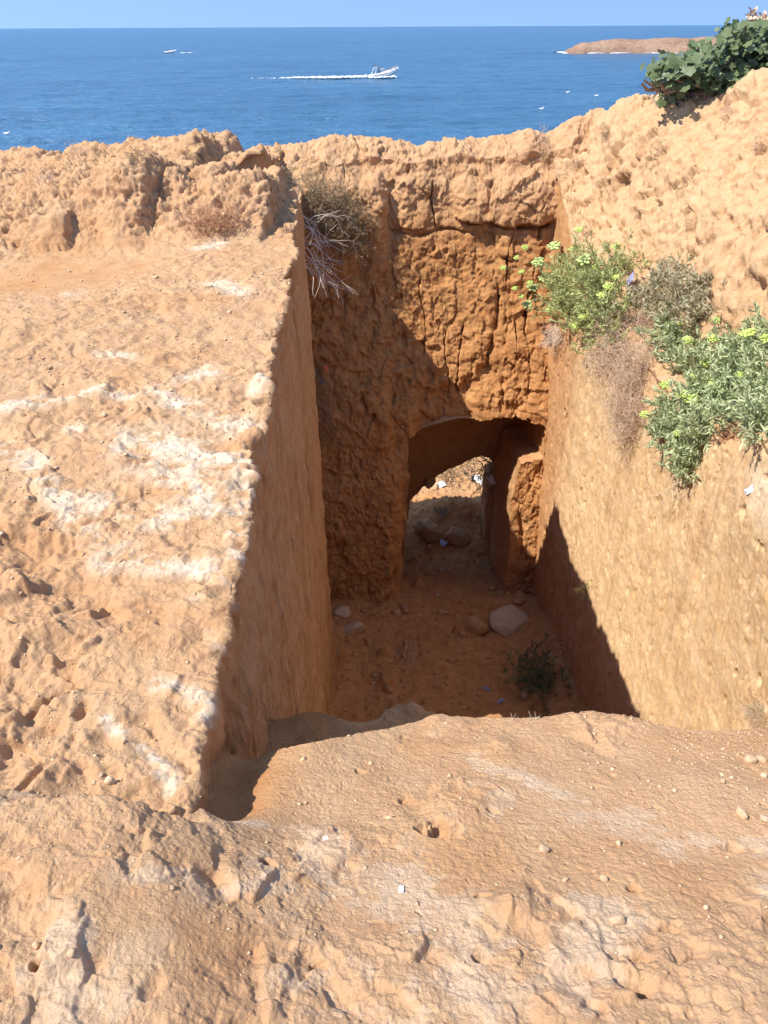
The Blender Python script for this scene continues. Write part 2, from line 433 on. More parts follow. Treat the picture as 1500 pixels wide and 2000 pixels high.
    mesh_np('rock_plateau', Q.reshape(-1, 3), grid_faces(*Xa.shape), ROCK, attrs=dict(white=np.clip(wh, 0, 1), tint=np.clip(tint, 0, 1), grime=grime, far=sm(2, 7, Ya) * (1 - sandy) * (1 - 0.6 * wall), stain=wall * 0.70 * sm(0.0, 0.6, fbm(P, 3.0, 6, 0.7, 301, st=(1, 1, .16)) + 0.5 * fbm(P, 1.1, 3, 0.5, 302, st=(1, 1, .4)))))['kind'] = 'structure'

# ------------------------------------------------------------------ sheet C: end wall with the arch, and its tunnel
ARCH = [(0.28, -8.9), (0.36, -7.4), (0.42, -6.4), (0.40, -5.66), (0.62, -5.55), (0.95, -5.46), (1.25, -5.38), (1.55, -5.38), (1.9, -5.28), (2.2, -5.34), (2.42, -5.40), (2.60, -5.50), (2.62, -5.98), (2.24, -6.08), (2.14, -6.7), (2.16, -7.6), (2.10, -8.9)]
EXIT = [(0.22, -10.2), (0.34, -9.5), (0.44, -8.8), (0.53, -8.25), (0.80, -7.88), (1.22, -7.52), (1.50, -7.36), (1.80, -7.18), (1.95, -7.16), (2.10, -7.22), (2.20, -7.32), (2.30, -7.45), (2.24, -7.6), (2.10, -7.75), (2.08, -8.3), (2.14, -9.2), (2.3, -10.2)]
def in_poly(x, z, poly):
    c = np.zeros(x.shape, bool); n = len(poly)
    for i in range(n):
        x0, z0 = poly[i]; x1, z1 = poly[(i + 1) % n]
        t = ((z0 > z) != (z1 > z)) & (x < (x1 - x0) * (z - z0) / ((z1 - z0) + 1e-12) + x0)
        c ^= t
    return c
WZ = [-10.5, -8.6, -5.3, -4.0, -2.62, -2.45, -2.0, -1.75]
WY = [10.35, 10.75, 11.22, 11.75, 12.22, 12.24, 12.36, 12.50]
def wall_y(z): return np.interp(z, WZ, WY)
def build_end():
    Xs = np.linspace(-1.9, 3.3, 520)
    nr, ni = 60, 560
    zr = rim_z(Xs)
    # outer face up, rim, inner face down
    v_out = np.linspace(0, 1, 40)[:-1]
    rows = []
    for a in v_out: rows.append(np.stack([Xs, 14.4 - 0.9 * a + 0 * Xs, -11.6 + (zr + 0.1 + 11.6) * a ** 0.9], -1))
    ylip = 12.50 - 0.25 * sm(0.2, -1.0, Xs) + 0.22 * perlin(Xs * 1.3, Xs * 0, Xs * 0 + 2) + 0.08 * perlin(Xs * 4, Xs * 0, Xs * 0 + 7)
    for a in np.linspace(0, 1, nr)[:-1]:
        Y = 13.4 + (ylip - 13.4) * a
        z = zr - 0.35 * sm(12.85, 13.4, Y) + (-1.85 - zr + 0.14 * perlin(Xs * 2.1, Xs * 0, Xs * 0 + 9)) * sm(13.0, 12.2, Y + 0.1 * perlin(Xs * 3, Xs * 0, Xs * 0 + 4)) * 0.75
        rows.append(np.stack([Xs, Y, z], -1))
    z0 = rows[-1][:, 2]
    for a in np.linspace(0, 1, ni):
        z = z0 + (-9.9 - z0) * a
        Y = wall_y(z) + (ylip - 12.50) * sm(-4.0, -1.9, z)
        rows.append(np.stack([Xs, Y, z], -1))
    P = np.stack(rows)
    X, Y, Z = P[..., 0], P[..., 1], P[..., 2]
    inner = np.zeros(X.shape); inner[len(v_out) + nr - 1:] = 1
    # forward step of the left third of the wall
    wob = 0.22 * fbm(P, 1.6, 4, 0.6, 77)
    stepx = 0.02 + 0.12 * sm(-2.5, -7.5, Z)
    dy = -(0.10 + 0.18 * sm(-3.0, -2.5, Z)) * sm(stepx + 0.10, stepx - 0.10, X + wob) * sm(-1.75, -2.05, Z)
    dy += -0.16 * sm(0.30, 0.24, X + wob * 0.6) * sm(-5.9, -6.6, Z)
    # overhanging block above the crack, top right
    crack = -2.54 + 0.10 * sm(1.7, 0.9, X) + 0.03 * np.sin(X * 5) + 0.05 * fbm(P, 3, 2, 0.5, 3)
    cr2 = -2.66 + 0.04 * np.sin(X * 7 + 1) + 0.04 * fbm(P, 4, 2, 0.5, 13)
    dy += -0.15 * sm(crack - 0.015, crack + 0.05, Z) * sm(1.0, 1.3, X) * sm(2.75, 2.6, X) * sm(-1.72, -2.1, Z)
    dy += 0.16 * np.exp(-((Z - crack + 0.05) / 0.035) ** 2) * sm(1.2, 1.5, X) * sm(2.62, 2.5, X)
    dy += 0.07 * np.exp(-((Z - cr2) / 0.028) ** 2) * sm(0.0, 0.2, X) * sm(1.5, 1.3, X)
    # vertical channels and pockets worn in the face
    chan = fbm(P, 4.5, 4, 0.6, 21.0, st=(1, 1, 0.22))
    dy += inner * (0.09 * sm(0.1, 0.6, chan) * sm(-2.7, -3.4, Z))
    g = np.exp(-((X - (1.72 + 0.08 * np.sin(Z * 3))) / 0.05) ** 2) * sm(-3.3, -3.6, Z) * sm(-4.65, -4.45, Z)
    dy += 0.16 * g
    dy += 0.22 * np.exp(-((X - 1.62) / 0.11) ** 2 - ((Z + 4.62) / 0.09) ** 2)
    for cx, za, zb, w_, dp in [(2.28, -3.2, -5.0, .020, .14), (1.22, -4.0, -4.95, .018, .14), (1.02, -4.1, -4.85, .015, .12), (1.95, -2.75, -3.4, .015, .10), (2.44, -2.6, -3.35, .022, .14), (0.78, -2.0, -2.6, .016, .10), (0.62, -3.3, -4.4, .014, .08), (2.05, -3.9, -4.6, .014, .09)]:
        dy += dp * np.exp(-((X - cx - 0.05 * np.sin(Z * 4 + cx * 9) - 0.04 * fbm(P, 5, 2, .5, cx)) / w_) ** 2) * sm(za + .1, za - .1, Z) * sm(zb - .1, zb + .1, Z)
    # eaten-back underside above the arch
    eat = sm(-4.72, -5.0, Z + 0.16 * fbm(P, 2.6, 4, 0.6, 55)) * sm(0.4, 0.7, X) * sm(1.55, 1.3, X)
    dy += 0.14 * eat
    P = P.copy(); P[..., 1] += dy * inner
    P[..., 1] += 0.0
    N = normals(P, 4)
    if N[len(v_out) + nr + 200, 100, 1] > 0: N = -N
    d = 0.07 * fbm(P, 1.3, 3, 0.5, 4.0) + 0.05 * fbm(P, 3.4, 4, 0.58, 14.0, ridge=True)
    PW = warp(P, 4.0, 0.07, 3)
    f1, f2 = worley(PW, 4.2, (1, 1, 0.8), 12.0)
    d += 0.05 * np.minimum(f2 - f1, 0.35)
    g1, g2 = worley(PW, 11.0, (1, 1, 1), 5.0)
    d -= 0.035 * (0.5 - np.minimum(g1, 0.5)) + 0.012 * fbm(P, 24, 3, 0.6, 9)
    h1, h2 = worley(PW, 6.0, (1, 1, 0.6), 33.0)
    d -= 0.10 * sm(0.30, 0.10, h1) * sm(0.1, 0.5, fbm(P, 1.1, 3, 0.5, 66.0))
    top = (1 - inner)
    d += 0.055 * facets(warp(P, 3, 0.10, 23), 2.6, (1, 1, 1), 4.0) + 0.03 * facets(warp(P, 8, 0.04, 24), 7.0, (1, 1, 1), 8.0)
    D = d * (0.9 * inner + top)
    # calmer around the arch's edge
    dist = poly_dist(X, Z, ARCH)
    D = D * (0.45 + 0.55 * sm(0.05, 0.3, dist))
    Q = P + N * D[..., None]
    nar = 0.045 * fbm(np.stack([X, X * 0, Z], -1), 5, 4, 0.65, 3.0)
    hole = (in_poly(X + nar, Z + nar * (1 + 1.6 * sm(1.0, 1.5, X)), ARCH) & (inner > 0.5)) | (in_poly(X, Z, EXIT) & (inner < 0.5) & (Y > 13.3) & (Z < -5))
    hole |= (inner > .5) & (Z < -8.8) & (X > 0.3) & (X < 2.1)
    keep = ~(hole[:-1, :-1] | hole[1:, :-1] | hole[:-1, 1:] | hole[1:, 1:])
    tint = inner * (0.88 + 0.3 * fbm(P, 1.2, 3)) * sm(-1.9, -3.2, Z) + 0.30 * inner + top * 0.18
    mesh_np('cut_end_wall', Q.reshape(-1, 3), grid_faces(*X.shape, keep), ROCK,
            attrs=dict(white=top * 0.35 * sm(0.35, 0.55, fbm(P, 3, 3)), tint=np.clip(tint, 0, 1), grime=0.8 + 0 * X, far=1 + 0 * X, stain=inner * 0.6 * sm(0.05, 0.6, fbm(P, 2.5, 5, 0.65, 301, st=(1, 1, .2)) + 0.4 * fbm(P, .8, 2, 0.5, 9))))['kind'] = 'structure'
    # tunnel
    def resample(poly, n):
        p = np.array(poly); s = np.concatenate([[0], np.cumsum(np.hypot(*np.diff(p, axis=0).T))])
        t = np.linspace(0, s[-1], n); return np.stack([np.interp(t, s, p[:, 0]), np.interp(t, s, p[:, 1])], -1)
    n = 260
    # keep matching corners: resample segment by segment
    A = np.array(ARCH); E = np.array(EXIT)
    A = A + np.stack([np.where(A[:, 0] < 1.3, -0.05, 0.05), np.where(np.arange(len(A)) >= 12, -0.06, 0.05)], -1)
    tt = np.linspace(0, len(A) - 1, n); ii = np.arange(len(A))
    a = np.stack([np.interp(tt, ii, A[:, 0]), np.interp(tt, ii, A[:, 1])], -1)
    b = np.stack([np.interp(tt, ii, E[:, 0]), np.interp(tt, ii, E[:, 1])], -1)
    rows = []
    for k in np.linspace(0, 1, 200):
        q = a + (b - a) * (0.12 * sm(0, .5, k) + 0.88 * sm(0.60, 0.80, k))
        y0 = wall_y(a[:, 1]) + 0.03; y1 = 13.95
        rows.append(np.stack([q[:, 0], y0 + (y1 - y0) * k, q[:, 1]], -1))
    P = np.stack(rows)
    kk = np.linspace(0, 1, 200)[:, None] + 0 * P[..., 0]
    N = normals(P); c = np.array([1.4, 12.2, -7.5])
    if ((c - P[100, 130]) * N[100, 130]).sum() < 0: N = -N
    D = 0.09 * fbm(P, 1.2, 4, 0.55, 6.0) + 0.03 * fbm(P, 6, 3, 0.6, 8.0, ridge=True)
    D *= sm(0, 0.06, kk)
    Q = P + N * D[..., None]
    mesh_np('tunnel_rock', Q.reshape(-1, 3), grid_faces(*P.shape[:2]), ROCK, attrs=dict(white=0 * kk, tint=0.55 + 0 * kk, grime=0.6 + 0 * kk, far=1 + 0 * kk))['kind'] = 'structure'

# ------------------------------------------------------------------ sheet D: right wall, ledge and slope
def wall_right(Y, z): return 2.75 + 0.045 * (z + 6.5) * sm(10.0, 8.0, Y) - 0.025 * (Y - 6) - 0.08 * sm(5.5, 5.1, Y) * sm(-5, -3, z)
def lip_right(Y):
    return np.interp(Y, [1, 4.6, 5.35, 5.7, 8.2, 9.4, 11, 12.5, 15], [-2.62, -2.66, -2.66, -3.05, -3.15, -2.70, -2.55, -1.8, -1.6])
def build_right():
    Ys = np.concatenate([np.linspace(1.2, 2.6, 40)[:-1], geo(2.6, 12.8, 980, 5.0), np.linspace(12.8, 15, 70)[1:]])
    zl = lip_right(Ys)
    zl = zl + 0.10 * fbm(np.stack([Ys, Ys * 0, Ys * 0], -1), 1.5, 4, 0.55, 3)
    Xw = wall_right(Ys, -3.0) + 0.03
    nz, nl, ns, no = 420, 16, 330, 30
    zb = -9.4
    a = geo(0, 1, nz, 1.2)[::-1]
    wz = zl[:, None] - 0.06 + (zb - zl[:, None] + 0.06) * a[None, :]
    wx = wall_right(Ys[:, None], wz)
    th = np.linspace(0, 1, nl + 1)[1:] * math.pi / 2
    lx = wx[:, -1:] + 0.06 * (1 - np.cos(th))[None, :]
    lz = zl[:, None] - 0.06 + 0.06 * np.sin(th)[None, :]
    sx = wx[:, -1:] + 0.06 + np.linspace(0, 1, ns + 1)[None, 1:] ** 1.25 * 3.4
    ox = sx[:, -1:] + np.linspace(0, 1, no + 1)[None, 1:] * 8
    TX = np.concatenate([sx, ox], 1); TY = np.repeat(Ys[:, None], TX.shape[1], 1)
    full = slope_right(TX, TY)
    led = zl[:, None] + 0.25 * (TX - wx[:, -1:])
    back = 0.30 + 0.12 * np.sin(Ys * 2.0)[:, None]
    k = sm(0.0, 0.55, (TX - wx[:, -1:] - back))
    k = np.maximum(k, 0.0)
    tz = led * (1 - k) + np.maximum(full, led) * k
    lm = (0.45 * lumps(TX, TY, 40) + 0.55 * karst(warp(np.stack([TX, TY, 0 * TX], -1), 1.7, 0.2, 9), 5)) * sm(0.2, 0.9, TX - wx[:, -1:])
    tz = tz + lm
    tz = outer(tz, TY, 12.75)
    X = np.concatenate([wx, lx, TX], 1); Z = np.concatenate([wz, lz, tz], 1); Y = np.repeat(Ys[:, None], X.shape[1], 1)
    P = np.stack([X, Y, Z], -1)
    N = normals(P, 5)
    if N[300, 100, 0] > 0: N = -N
    wall = np.zeros(X.shape); wall[:, :nz + nl // 2] = 1; wall = blur(wall, 2, 2)
    # gently wavy cut face
    st = 0.05 * fbm(P, 0.7, 3, 0.5, 19.0) + 0.030 * fbm(P, 5, 4, 0.6, 12.0, st=(1, 1, 0.07)) + 0.022 * fbm(P, 15, 4, 0.62, 15.0, st=(1, 1, 0.14))
    PW = warp(P, 5.0, 0.06, 3)
    h1, _ = worley(PW, 11, (1, 1, 0.22), 7.0)
    msk = sm(0.0, 0.45, fbm(P, 3.2, 3, 0.6, 83.0, st=(1, 1, 0.10)) + 0.4 * fbm(P, 1.0, 2, 0.5, 8))
    st = st - 0.085 * (0.42 - np.minimum(h1, 0.42)) * (0.12 + msk)
    h2, _ = worley(warp(P, 14, 0.02, 5), 26, (1, 1, 0.7), 17.0)
    h4, _ = worley(warp(P, 12, 0.02, 15), 12, (1, 1, 0.5), 47.0)
    st = st - 0.050 * sm(0.32, 0.10, h4) * sm(-0.02, 0.35, fbm(P, 4.0, 4, 0.65, 183.0, st=(1, 1, 0.10)))
    st = st - 0.018 * (0.5 - np.minimum(h2, 0.5)) * (0.1 + msk)
    fa = facets(warp(P, 3, 0.10, 23), 2.4, (1, 1, 1), 4.0); fb = facets(warp(P, 8, 0.04, 24), 7.5, (1, 1, 1), 8.0)
    c1, _ = worley(warp(P, 7, 0.07, 8), 3.4, (1, 1, 0.6), 27.0)
    st = st - 0.07 * sm(0.24, 0.05, c1) * msk + 0.03 * fbm(PW, 3.0, 4, 0.6, 47)
    d = 0.09 * fbm(P, 1.2, 3, 0.5, 2.0) + 0.060 * fbm(PW, 3.2, 5, 0.6, 8.0, ridge=True)
    t = fbm(PW, 1.5, 4, 0.55, 41.0) + 0.55 * P[..., 2] - 0.2 * P[..., 1]; q = t * 4.0
    d += 0.10 * ((np.floor(q) + sm(0.0, 0.25, q - np.floor(q))) / 4.0 - t)
    f1, f2 = worley(PW, 5.0, (1, 1, 1.0), 2.0)
    d += 0.09 * fa + 0.04 * fb
    pm = sm(-0.1, 0.4, fbm(P, 0.9, 3, 0.5, 29.0))
    d += 0.05 * np.minimum(f2 - f1, 0.4) - 0.11 * sm(0.42, 0.12, f1) * pm
    g1, g2 = worley(warp(P, 10, 0.035, 9), 15.0, (1, 1, 1), 5.0)
    d -= 0.045 * (0.5 - np.minimum(g1, 0.5)) + 0.007 * fbm(P, 30, 3, 0.6, 9)
    D = d * (1 - wall) + st * wall
    Q = P + N * D[..., None]
    wh = (1 - wall) * 0.6 * sm(0.42, 0.60, fbm(P, 2.4, 4, 0.6, 123.0)) + 0.5 * wall * sm(0.5, 0.7, fbm(P, 2.5, 3, 0.6, 9, st=(1, 1, .4))) * sm(-5, -3.4, Z)
    wh += 0.5 * np.exp(-((Y - 4.9) / 0.35) ** 2 - ((Z + 2.95) / 0.22) ** 2)
    tint = wall * (0.16 + 0.35 * fbm(P, 1.2, 4, 0.5, 3, st=(1, 1, 0.3)) + 0.55 * sm(8.5, 11.5, Y) + 0.25 * sm(-6.3, -7.3, Z)) + (1 - wall) * (0.03 + 0.30 * sm(0.1, 0.6, fbm(P, 1.3, 3, 0.5, 5)))
    mesh_np('cut_right_wall', Q.reshape(-1, 3), grid_faces(*X.shape), ROCK, attrs=dict(white=np.clip(wh, 0, 1), tint=np.clip(tint, 0, 1), grime=0.8 - 0.35 * wall, far=1 - 0.75 * wall, sallow=wall * 0.85 * sm(-7.4, -6.0, Z) * sm(10.6, 9.4, Y) + 0.2 * (1 - wall), stain=wall * 0.40 * sm(0.1, 0.6, fbm(P, 4.5, 5, 0.68, 301, st=(1, 1, .08)) + 0.4 * fbm(P, 1.1, 3, 0.5, 302, st=(1, 1, .4)))))['kind'] = 'structure'

# ------------------------------------------------------------------ sheet E: foreground rock the viewer stands on
def H_front(X, Y):
    zr_ = -1.50 - 0.41 * (Y - 0.8)                                   # right and middle: falls towards the cut
    zl_ = -1.38 - 0.10 * (Y - 0.8)
    m = sm(-0.62, -0.12, X + 0.25 * (Y - 1.0))
    z = zl_ * (1 - m) + zr_ * m
    # crest, then the drop
    yc = 1.70 - 0.10 * sm(0.1, -0.4, X) + 0.05 * np.sin(X * 4) + 0.02 * np.sin(X * 11)
    z = z + 0.05 * np.exp(-((Y - 1.5) / 0.2) ** 2 - ((X + 0.22) / 0.17) ** 2) - 0.025 * np.exp(-((X - 0.08) / 0.25) ** 2) * sm(1.2, 1.6, Y)
    g = 0.17 * np.exp(-((X + 0.44 + 0.05 * (Y - 1.2)) / 0.11) ** 2) * sm(1.10, 1.28, Y)
    z = z - g
    dl = sm(1.08, 1.26, Y) * sm(-0.42, -0.6, X)                       # left hump drops behind to the plateau
    z = z * (1 - dl) + (-1.85) * dl
    drop = np.maximum(0, Y - yc)
    shelf_z = -2.64 - 0.10 * (Y - 2.3) - 0.06 * np.sin(X * 5)
    z1 = z - 5.0 * drop ** 1.25
    shelf = smax(z1, np.where(X < 0.55, shelf_z, shelf_z - 0.6), 0.08)
    z = np.where(drop > 0, shelf, z)
    d2 = np.maximum(0, Y - (2.46 + 0.07 * np.sin(X * 6) + 0.04 * np.sin(X * 15)))
    z = z - 9.0 * d2 ** 1.1
    return z
FRONT_WHITE = [([(110, 1880), (130, 1960), (150, 1990)], 0.03), ([(120, 1820), (150, 1850), (130, 1890)], 0.02), ([(900, 1480), (960, 1500), (1040, 1530), (1150, 1570)], 0.02), ([(1130, 1600), (1240, 1600), (1300, 1640)], 0.03),
    ([(980, 1560), (960, 1590)], 0.015), ([(640, 1660), (700, 1700), (800, 1760), (900, 1830)], 0.05), ([(230, 1720), (330, 1715)], 0.015), ([(1130, 1770), (1210, 1800), (1100, 1900), (1110, 1930)], 0.03), ([(900, 1910), (980, 1940)], 0.04), ([(500, 1690), (530, 1710)], 0.02),
    ([(70, 1545), (200, 1550), (240, 1570)], 0.02), ([(460, 1590), (510, 1600)], 0.012), ([(1350, 1640), (1480, 1650)], 0.02), ([(450, 1740), (560, 1750)], 0.015), ([(330, 1500), (325, 1530)], 0.015)]
def _fz(a, b):
    z = -1.6
    for _ in range(6):
        p = atZ(a, b, z); z = float(H_front(np.array([p[0]]), np.array([p[1]]))[0])
    return p[:2]
FRONT_WHITE = [([_fz(a, b) for a, b in L], w_) for L, w_ in FRONT_WHITE]
def build_front():
    Ys = np.concatenate([np.linspace(-1.5, 0.55, 60)[:-1], np.linspace(0.55, 2.0, 640)[:-1], np.linspace(2.0, 2.7, 140)[:-1], np.linspace(2.7, 3.35, 60)])
    zc = np.clip(Ys, 0.5, 3) * CP + 1.7 * SP
    half = 0.56 * zc
    c_in = np.linspace(-1, 1, 900)
    oL = np.linspace(1, 0, 24)[:-1]; oR = np.linspace(0, 1, 24)[1:]
    X = np.concatenate([-half[:, None] - oL[None] * 3.0, half[:, None] * c_in[None], half[:, None] + oR[None] * (2.95 - half)[:, None]], 1)
    Y = np.repeat(Ys[:, None], X.shape[1], 1)
    Z = H_front(X, Y)
    P = np.stack([X, Y, Z], -1); N = normals(P, 4)
    if N[100, 100, 2] < 0: N = -N
    crest = sm(2.5, 1.7, Y)
    PW = warp(P, 8, 0.03, 3)
    d = 0.045 * fbm(P, 1.7, 3, 0.5, 2.0)
    # layered, flaky outcrops: warped steps
    t = fbm(P, 2.1, 4, 0.55, 41.0) * 1.0 + 0.25 * P[..., 1]
    fa = blur(facets(warp(P, 4, 0.07, 23), 3.4, (1, 0.8, 1), 4.0), 3, 2); fb = blur(facets(warp(P, 10, 0.035, 24), 9.0, (1, 1, 1), 8.0), 1, 2); fc = blur(facets(warp(P, 20, 0.015, 25), 22.0, (1, 1, 1), 2.0), 1, 1)
    om = sm(-0.12, 0.22, fbm(P, 1.6, 3, 0.5, 51.0))
    d = d + (0.030 * fa + 0.016 * fb + 0.0065 * fc) * om
    d = d + 0.016 * fbm(PW, 6, 5, 0.55, 8.0, ridge=True) * (0.05 + om)
    g1, g2 = worley(PW, 16.0, (1, 1, 1), 5.0)
    pit = np.clip(sm(0.05, 0.45, fbm(P, 2.3, 3, 0.5, 71.0)) + 1.1 * np.exp(-((X - 0.62) / 0.20) ** 2 - ((Y - 0.88) / 0.10) ** 2), 0, 1.2)
    d = d - 0.028 * (0.5 - np.minimum(g1, 0.5)) * (0.05 + pit)
    f1, f2 = worley(warp(P, 12, 0.04, 6), 5.5, (1.0, 0.8, 1), 15.0)
    d = d - 0.045 * sm(0.16, 0.05, f1) * pit
    d = d + 0.0028 * fbm(P, 40, 3, 0.6, 3.0) + 0.0028 * fbm(P, 110, 2, 0.6, 6.0)
    sandy = sm(0.25, 0.75, 0.5 + 1.0 * fbm(P, 1.2, 2, 0.5, 91.0) + 0.9 * np.exp(-((X - 1.2) / 0.45) ** 2 - ((Y - 1.55) / 0.22) ** 2)) * (1 - 0.8 * om)
    sandy = np.clip(sandy, 0, 1)
    d = d * (1 - 0.72 * sandy) + sandy * 0.004 * fbm(P, 60, 2, 0.6, 16.0)
    # a few hollows seen in the foreground: (px, py, radius, depth)
    for px, py, rad, dep in [(860, 1632, 0.06, 0.05), (790, 1562, 0.02, 0.03), (960, 1590, 0.018, 0.025), (520, 1690, 0.022, 0.03), (235, 1592, 0.035, 0.03), (1245, 1870, 0.022, 0.03), (705, 1500, 0.018, 0.03), (1235, 1735, 0.02, 0.03), (1278, 1581, 0.009, 0.02), (1430, 1655, 0.03, 0.03), (1470, 1660, 0.02, 0.03), (940, 1760, 0.02, 0.02), (940, 1880, 0.022, 0.025), (1300, 1810, 0.02, 0.03), (620, 1880, 0.02, 0.03), (80, 1890, 0.02, 0.03), (1360, 1870, 0.02, 0.03), (1240, 1930, 0.03, 0.03)]:
        cx, cy = _fz(px, py)
        rr = np.hypot((X - cx), (Y - cy) * 1.6 + 0.35 * (X - cx)) + 0.75 * rad * nzf(P)
        d = d - dep * sm(rad, rad * 0.55, rr)
    Q = P + N * d[..., None]
    wh = 0 * X
    nz = fbm(P, 9, 5, 0.65, 90.0); nz2 = fbm(P, 30, 3, 0.6, 33.0)
    for L, hw in FRONT_WHITE:
        wh = np.maximum(wh, 0.32 * sm(0.5, -0.6, poly_dist(X, Y, L) / (hw * 2.0) - 0.7 + 1.9 * nz + 1.1 * nz2))
    wh = np.maximum(wh, 0.42 * om * sm(0.15, 0.6, nz + 0.6 * fbm(P, 2.5, 3, 0.6, 17)))
    tint = 0.10 + 0.24 * sandy + 0.25 * sm(0, 0.6, fbm(P, 2, 3, 0.5, 5)) + 0.75 * sm(1.72, 1.95, Y) + 0.8 * np.exp(-((X + 0.42) / 0.14) ** 2) * sm(1.15, 1.3, Y)  # last two terms paint warm bounce light into the shaded shelf and gully
    mesh_np('foreground_rock', Q.reshape(-1, 3), grid_faces(*X.shape), ROCK, attrs=dict(white=np.clip(wh, 0, 1), tint=np.clip(tint, 0, 1), grime=0.35 + 0.3 * pit, far=0 * X, sallow=0.0 * X))['kind'] = 'structure'
_nzc = {}
def nzf(P):
    k = id(P)
    if k not in _nzc: _nzc[k] = fbm(P, 22, 3, 0.6, 5.5)
    return _nzc[k]

# ------------------------------------------------------------------ sheet F: floor of the cut and shore beyond
def H_floor(X, Y):
    z = np.interp(Y, [2, 4, 7.5, 10.5, 11.4, 13.0, 14.2, 16.0, 18.5, 22, 30], [-7.8, -7.9, -8.1, -8.5, -8.8, -9.55, -9.5, -9.35, -9.0, -9.6, -11.8])
    z = z + 0.35 * sm(1.9, 2.8, X) * sm(11, 9, Y) + 0.3 * sm(-0.2, -1.0, X) * sm(11, 9, Y)
    return z
def build_floor():
    Ys = np.concatenate([np.linspace(2.4, 13.5, 520)[:-1], np.linspace(13.5, 20, 260)[:-1], np.linspace(20, 32, 30)])
    Xs = np.concatenate([np.linspace(-12, -1.4, 30)[:-1], np.linspace(-1.4, 3.6, 300)[:-1], np.linspace(3.6, 14, 30)])
    X, Y = np.meshgrid(Xs, Ys)
    Z = H_floor(X, Y)
    P = np.stack([X, Y, Z], -1)
    d = 0.12 * fbm(P, 0.9, 3, 0.5, 22.0) + 0.05 * fbm(P, 3, 4, 0.6, 32.0, ridge=True)
    f1, f2 = worley(P, 2.4, seed=21.0)
    d += 0.14 * sm(0.36, 0.10, f1) * sm(0, 0.3, fbm(P, 0.8, 2, 0.5, 8))
    g1, g2 = worley(P, 7, seed=25.0)
    d += 0.05 * sm(0.35, 0.1, g1)
    d += 0.55 * np.exp(-((X - 1.6) / 0.8) ** 2 - ((Y - 14.6) / 0.5) ** 2)
    P[..., 2] += d
    o = mesh_np('ground', P.reshape(-1, 3), grid_faces(*X.shape), ROCK, attrs=dict(white=0.15 * sm(0.3, 0.6, fbm(P, 2, 3)) * sm(15, 15.5, Y), far=1 + 0 * X, tint=0.75 * sm(15.8, 15.0, Y) + 0.40, grime=0.8 + 0 * X))  # warm shade painted in: redder and without white short of the sunlit shore
    o['kind'] = 'structure'

build_left(); build_end(); build_right(); build_front(); build_floor()

# ------------------------------------------------------------------ sea
def sea_material():
    m, nt, b = nodes_of('sea_water', 0.22, 0.5)
    g = nt.nodes.new('ShaderNodeNewGeometry')
    mp = nt.nodes.new('ShaderNodeMapping'); mp.inputs['Scale'].default_value = (0.55, 1.0, 1.0); nt.links.new(g.outputs['Position'], mp.inputs[0])
    big = noise_n(nt, 0.035, 4, 0.6, mp.outputs[0]); mid = noise_n(nt, 0.30, 5, 0.65, mp.outputs[0], 0.4); fine = noise_n(nt, 1.6, 3, 0.6, mp.outputs[0])
    c = mix(nt, ramp(nt, big, [(0.3, 0.0), (0.7, 1.0)]), (0.030, 0.110, 0.205), (0.050, 0.160, 0.275))
    c = mix(nt, ramp(nt, mid, [(0.40, 0.35), (0.62, 0.0)]), c, (0.014, 0.060, 0.130))  # dark sides of the wavelets painted into the colour along the wave noise
    nt.links.new(c, b.inputs['Base Color'])
    bump = nt.nodes.new('ShaderNodeBump'); bump.inputs['Strength'].default_value = 0.9; bump.inputs['Distance'].default_value = 2.2
    h = math_n(nt, 'ADD', mid, math_n(nt, 'MULTIPLY', fine, 0.22))
    h = math_n(nt, 'ADD', h, math_n(nt, 'MULTIPLY', big, 0.8))
    nt.links.new(h, bump.inputs['Height']); nt.links.new(bump.outputs[0], b.inputs['Normal'])
    b.inputs['IOR'].default_value = 1.33
    return m
def build_sea():
    r = np.concatenate([geo(28, 1200, 420, 30), geo(1200, 60000, 50, 1200)[1:]])
    a = np.radians(np.concatenate([np.linspace(-70, -34, 12)[:-1], np.linspace(-34, 34, 640), np.linspace(34, 70, 12)[1:]]))
    Rr, A = np.meshgrid(r, a, indexing='ij')
    X, Y = Rr * np.sin(A), Rr * np.cos(A)
    P = np.stack([X, Y, 0 * X], -1)
    z = 0.50 * fbm(P, 0.13, 4, 0.6, 5, st=(0.55, 1, 1)) * sm(1500, 300, Rr)
    P[..., 2] = Z_SEA + z
    mesh_np('sea', P.reshape(-1, 3), grid_faces(*X.shape), sea_material())['kind'] = 'structure'
build_sea()

# ------------------------------------------------------------------ finding the real surface
bpy.context.view_layer.update()
DG = bpy.context.evaluated_depsgraph_get()
CM = cam.matrix_world.to_3x3()
LAND = {'rock_plateau', 'cut_end_wall', 'tunnel_rock', 'cut_right_wall', 'foreground_rock', 'ground', 'sea', 'headland'}
def cast(o, d):
    o = Vector(o); d = Vector(d).normalized()
    for _ in range(30):
        ok, p, n, idx, ob, mw = SC.ray_cast(DG, o, d)
        if not ok: return None, None
        if ob.name in LAND: return p, (n if n.dot(d) < 0 else -n)
        o = p + d * 1e-3
    return None, None
def hit(px, py): return cast((0, 0, 0), CM @ Vector(((px - 750) / F, (1000 - py) / F, -1)))
def down(x, y, z0=0.5): return cast((x, y, z0), (0, 0, -1))

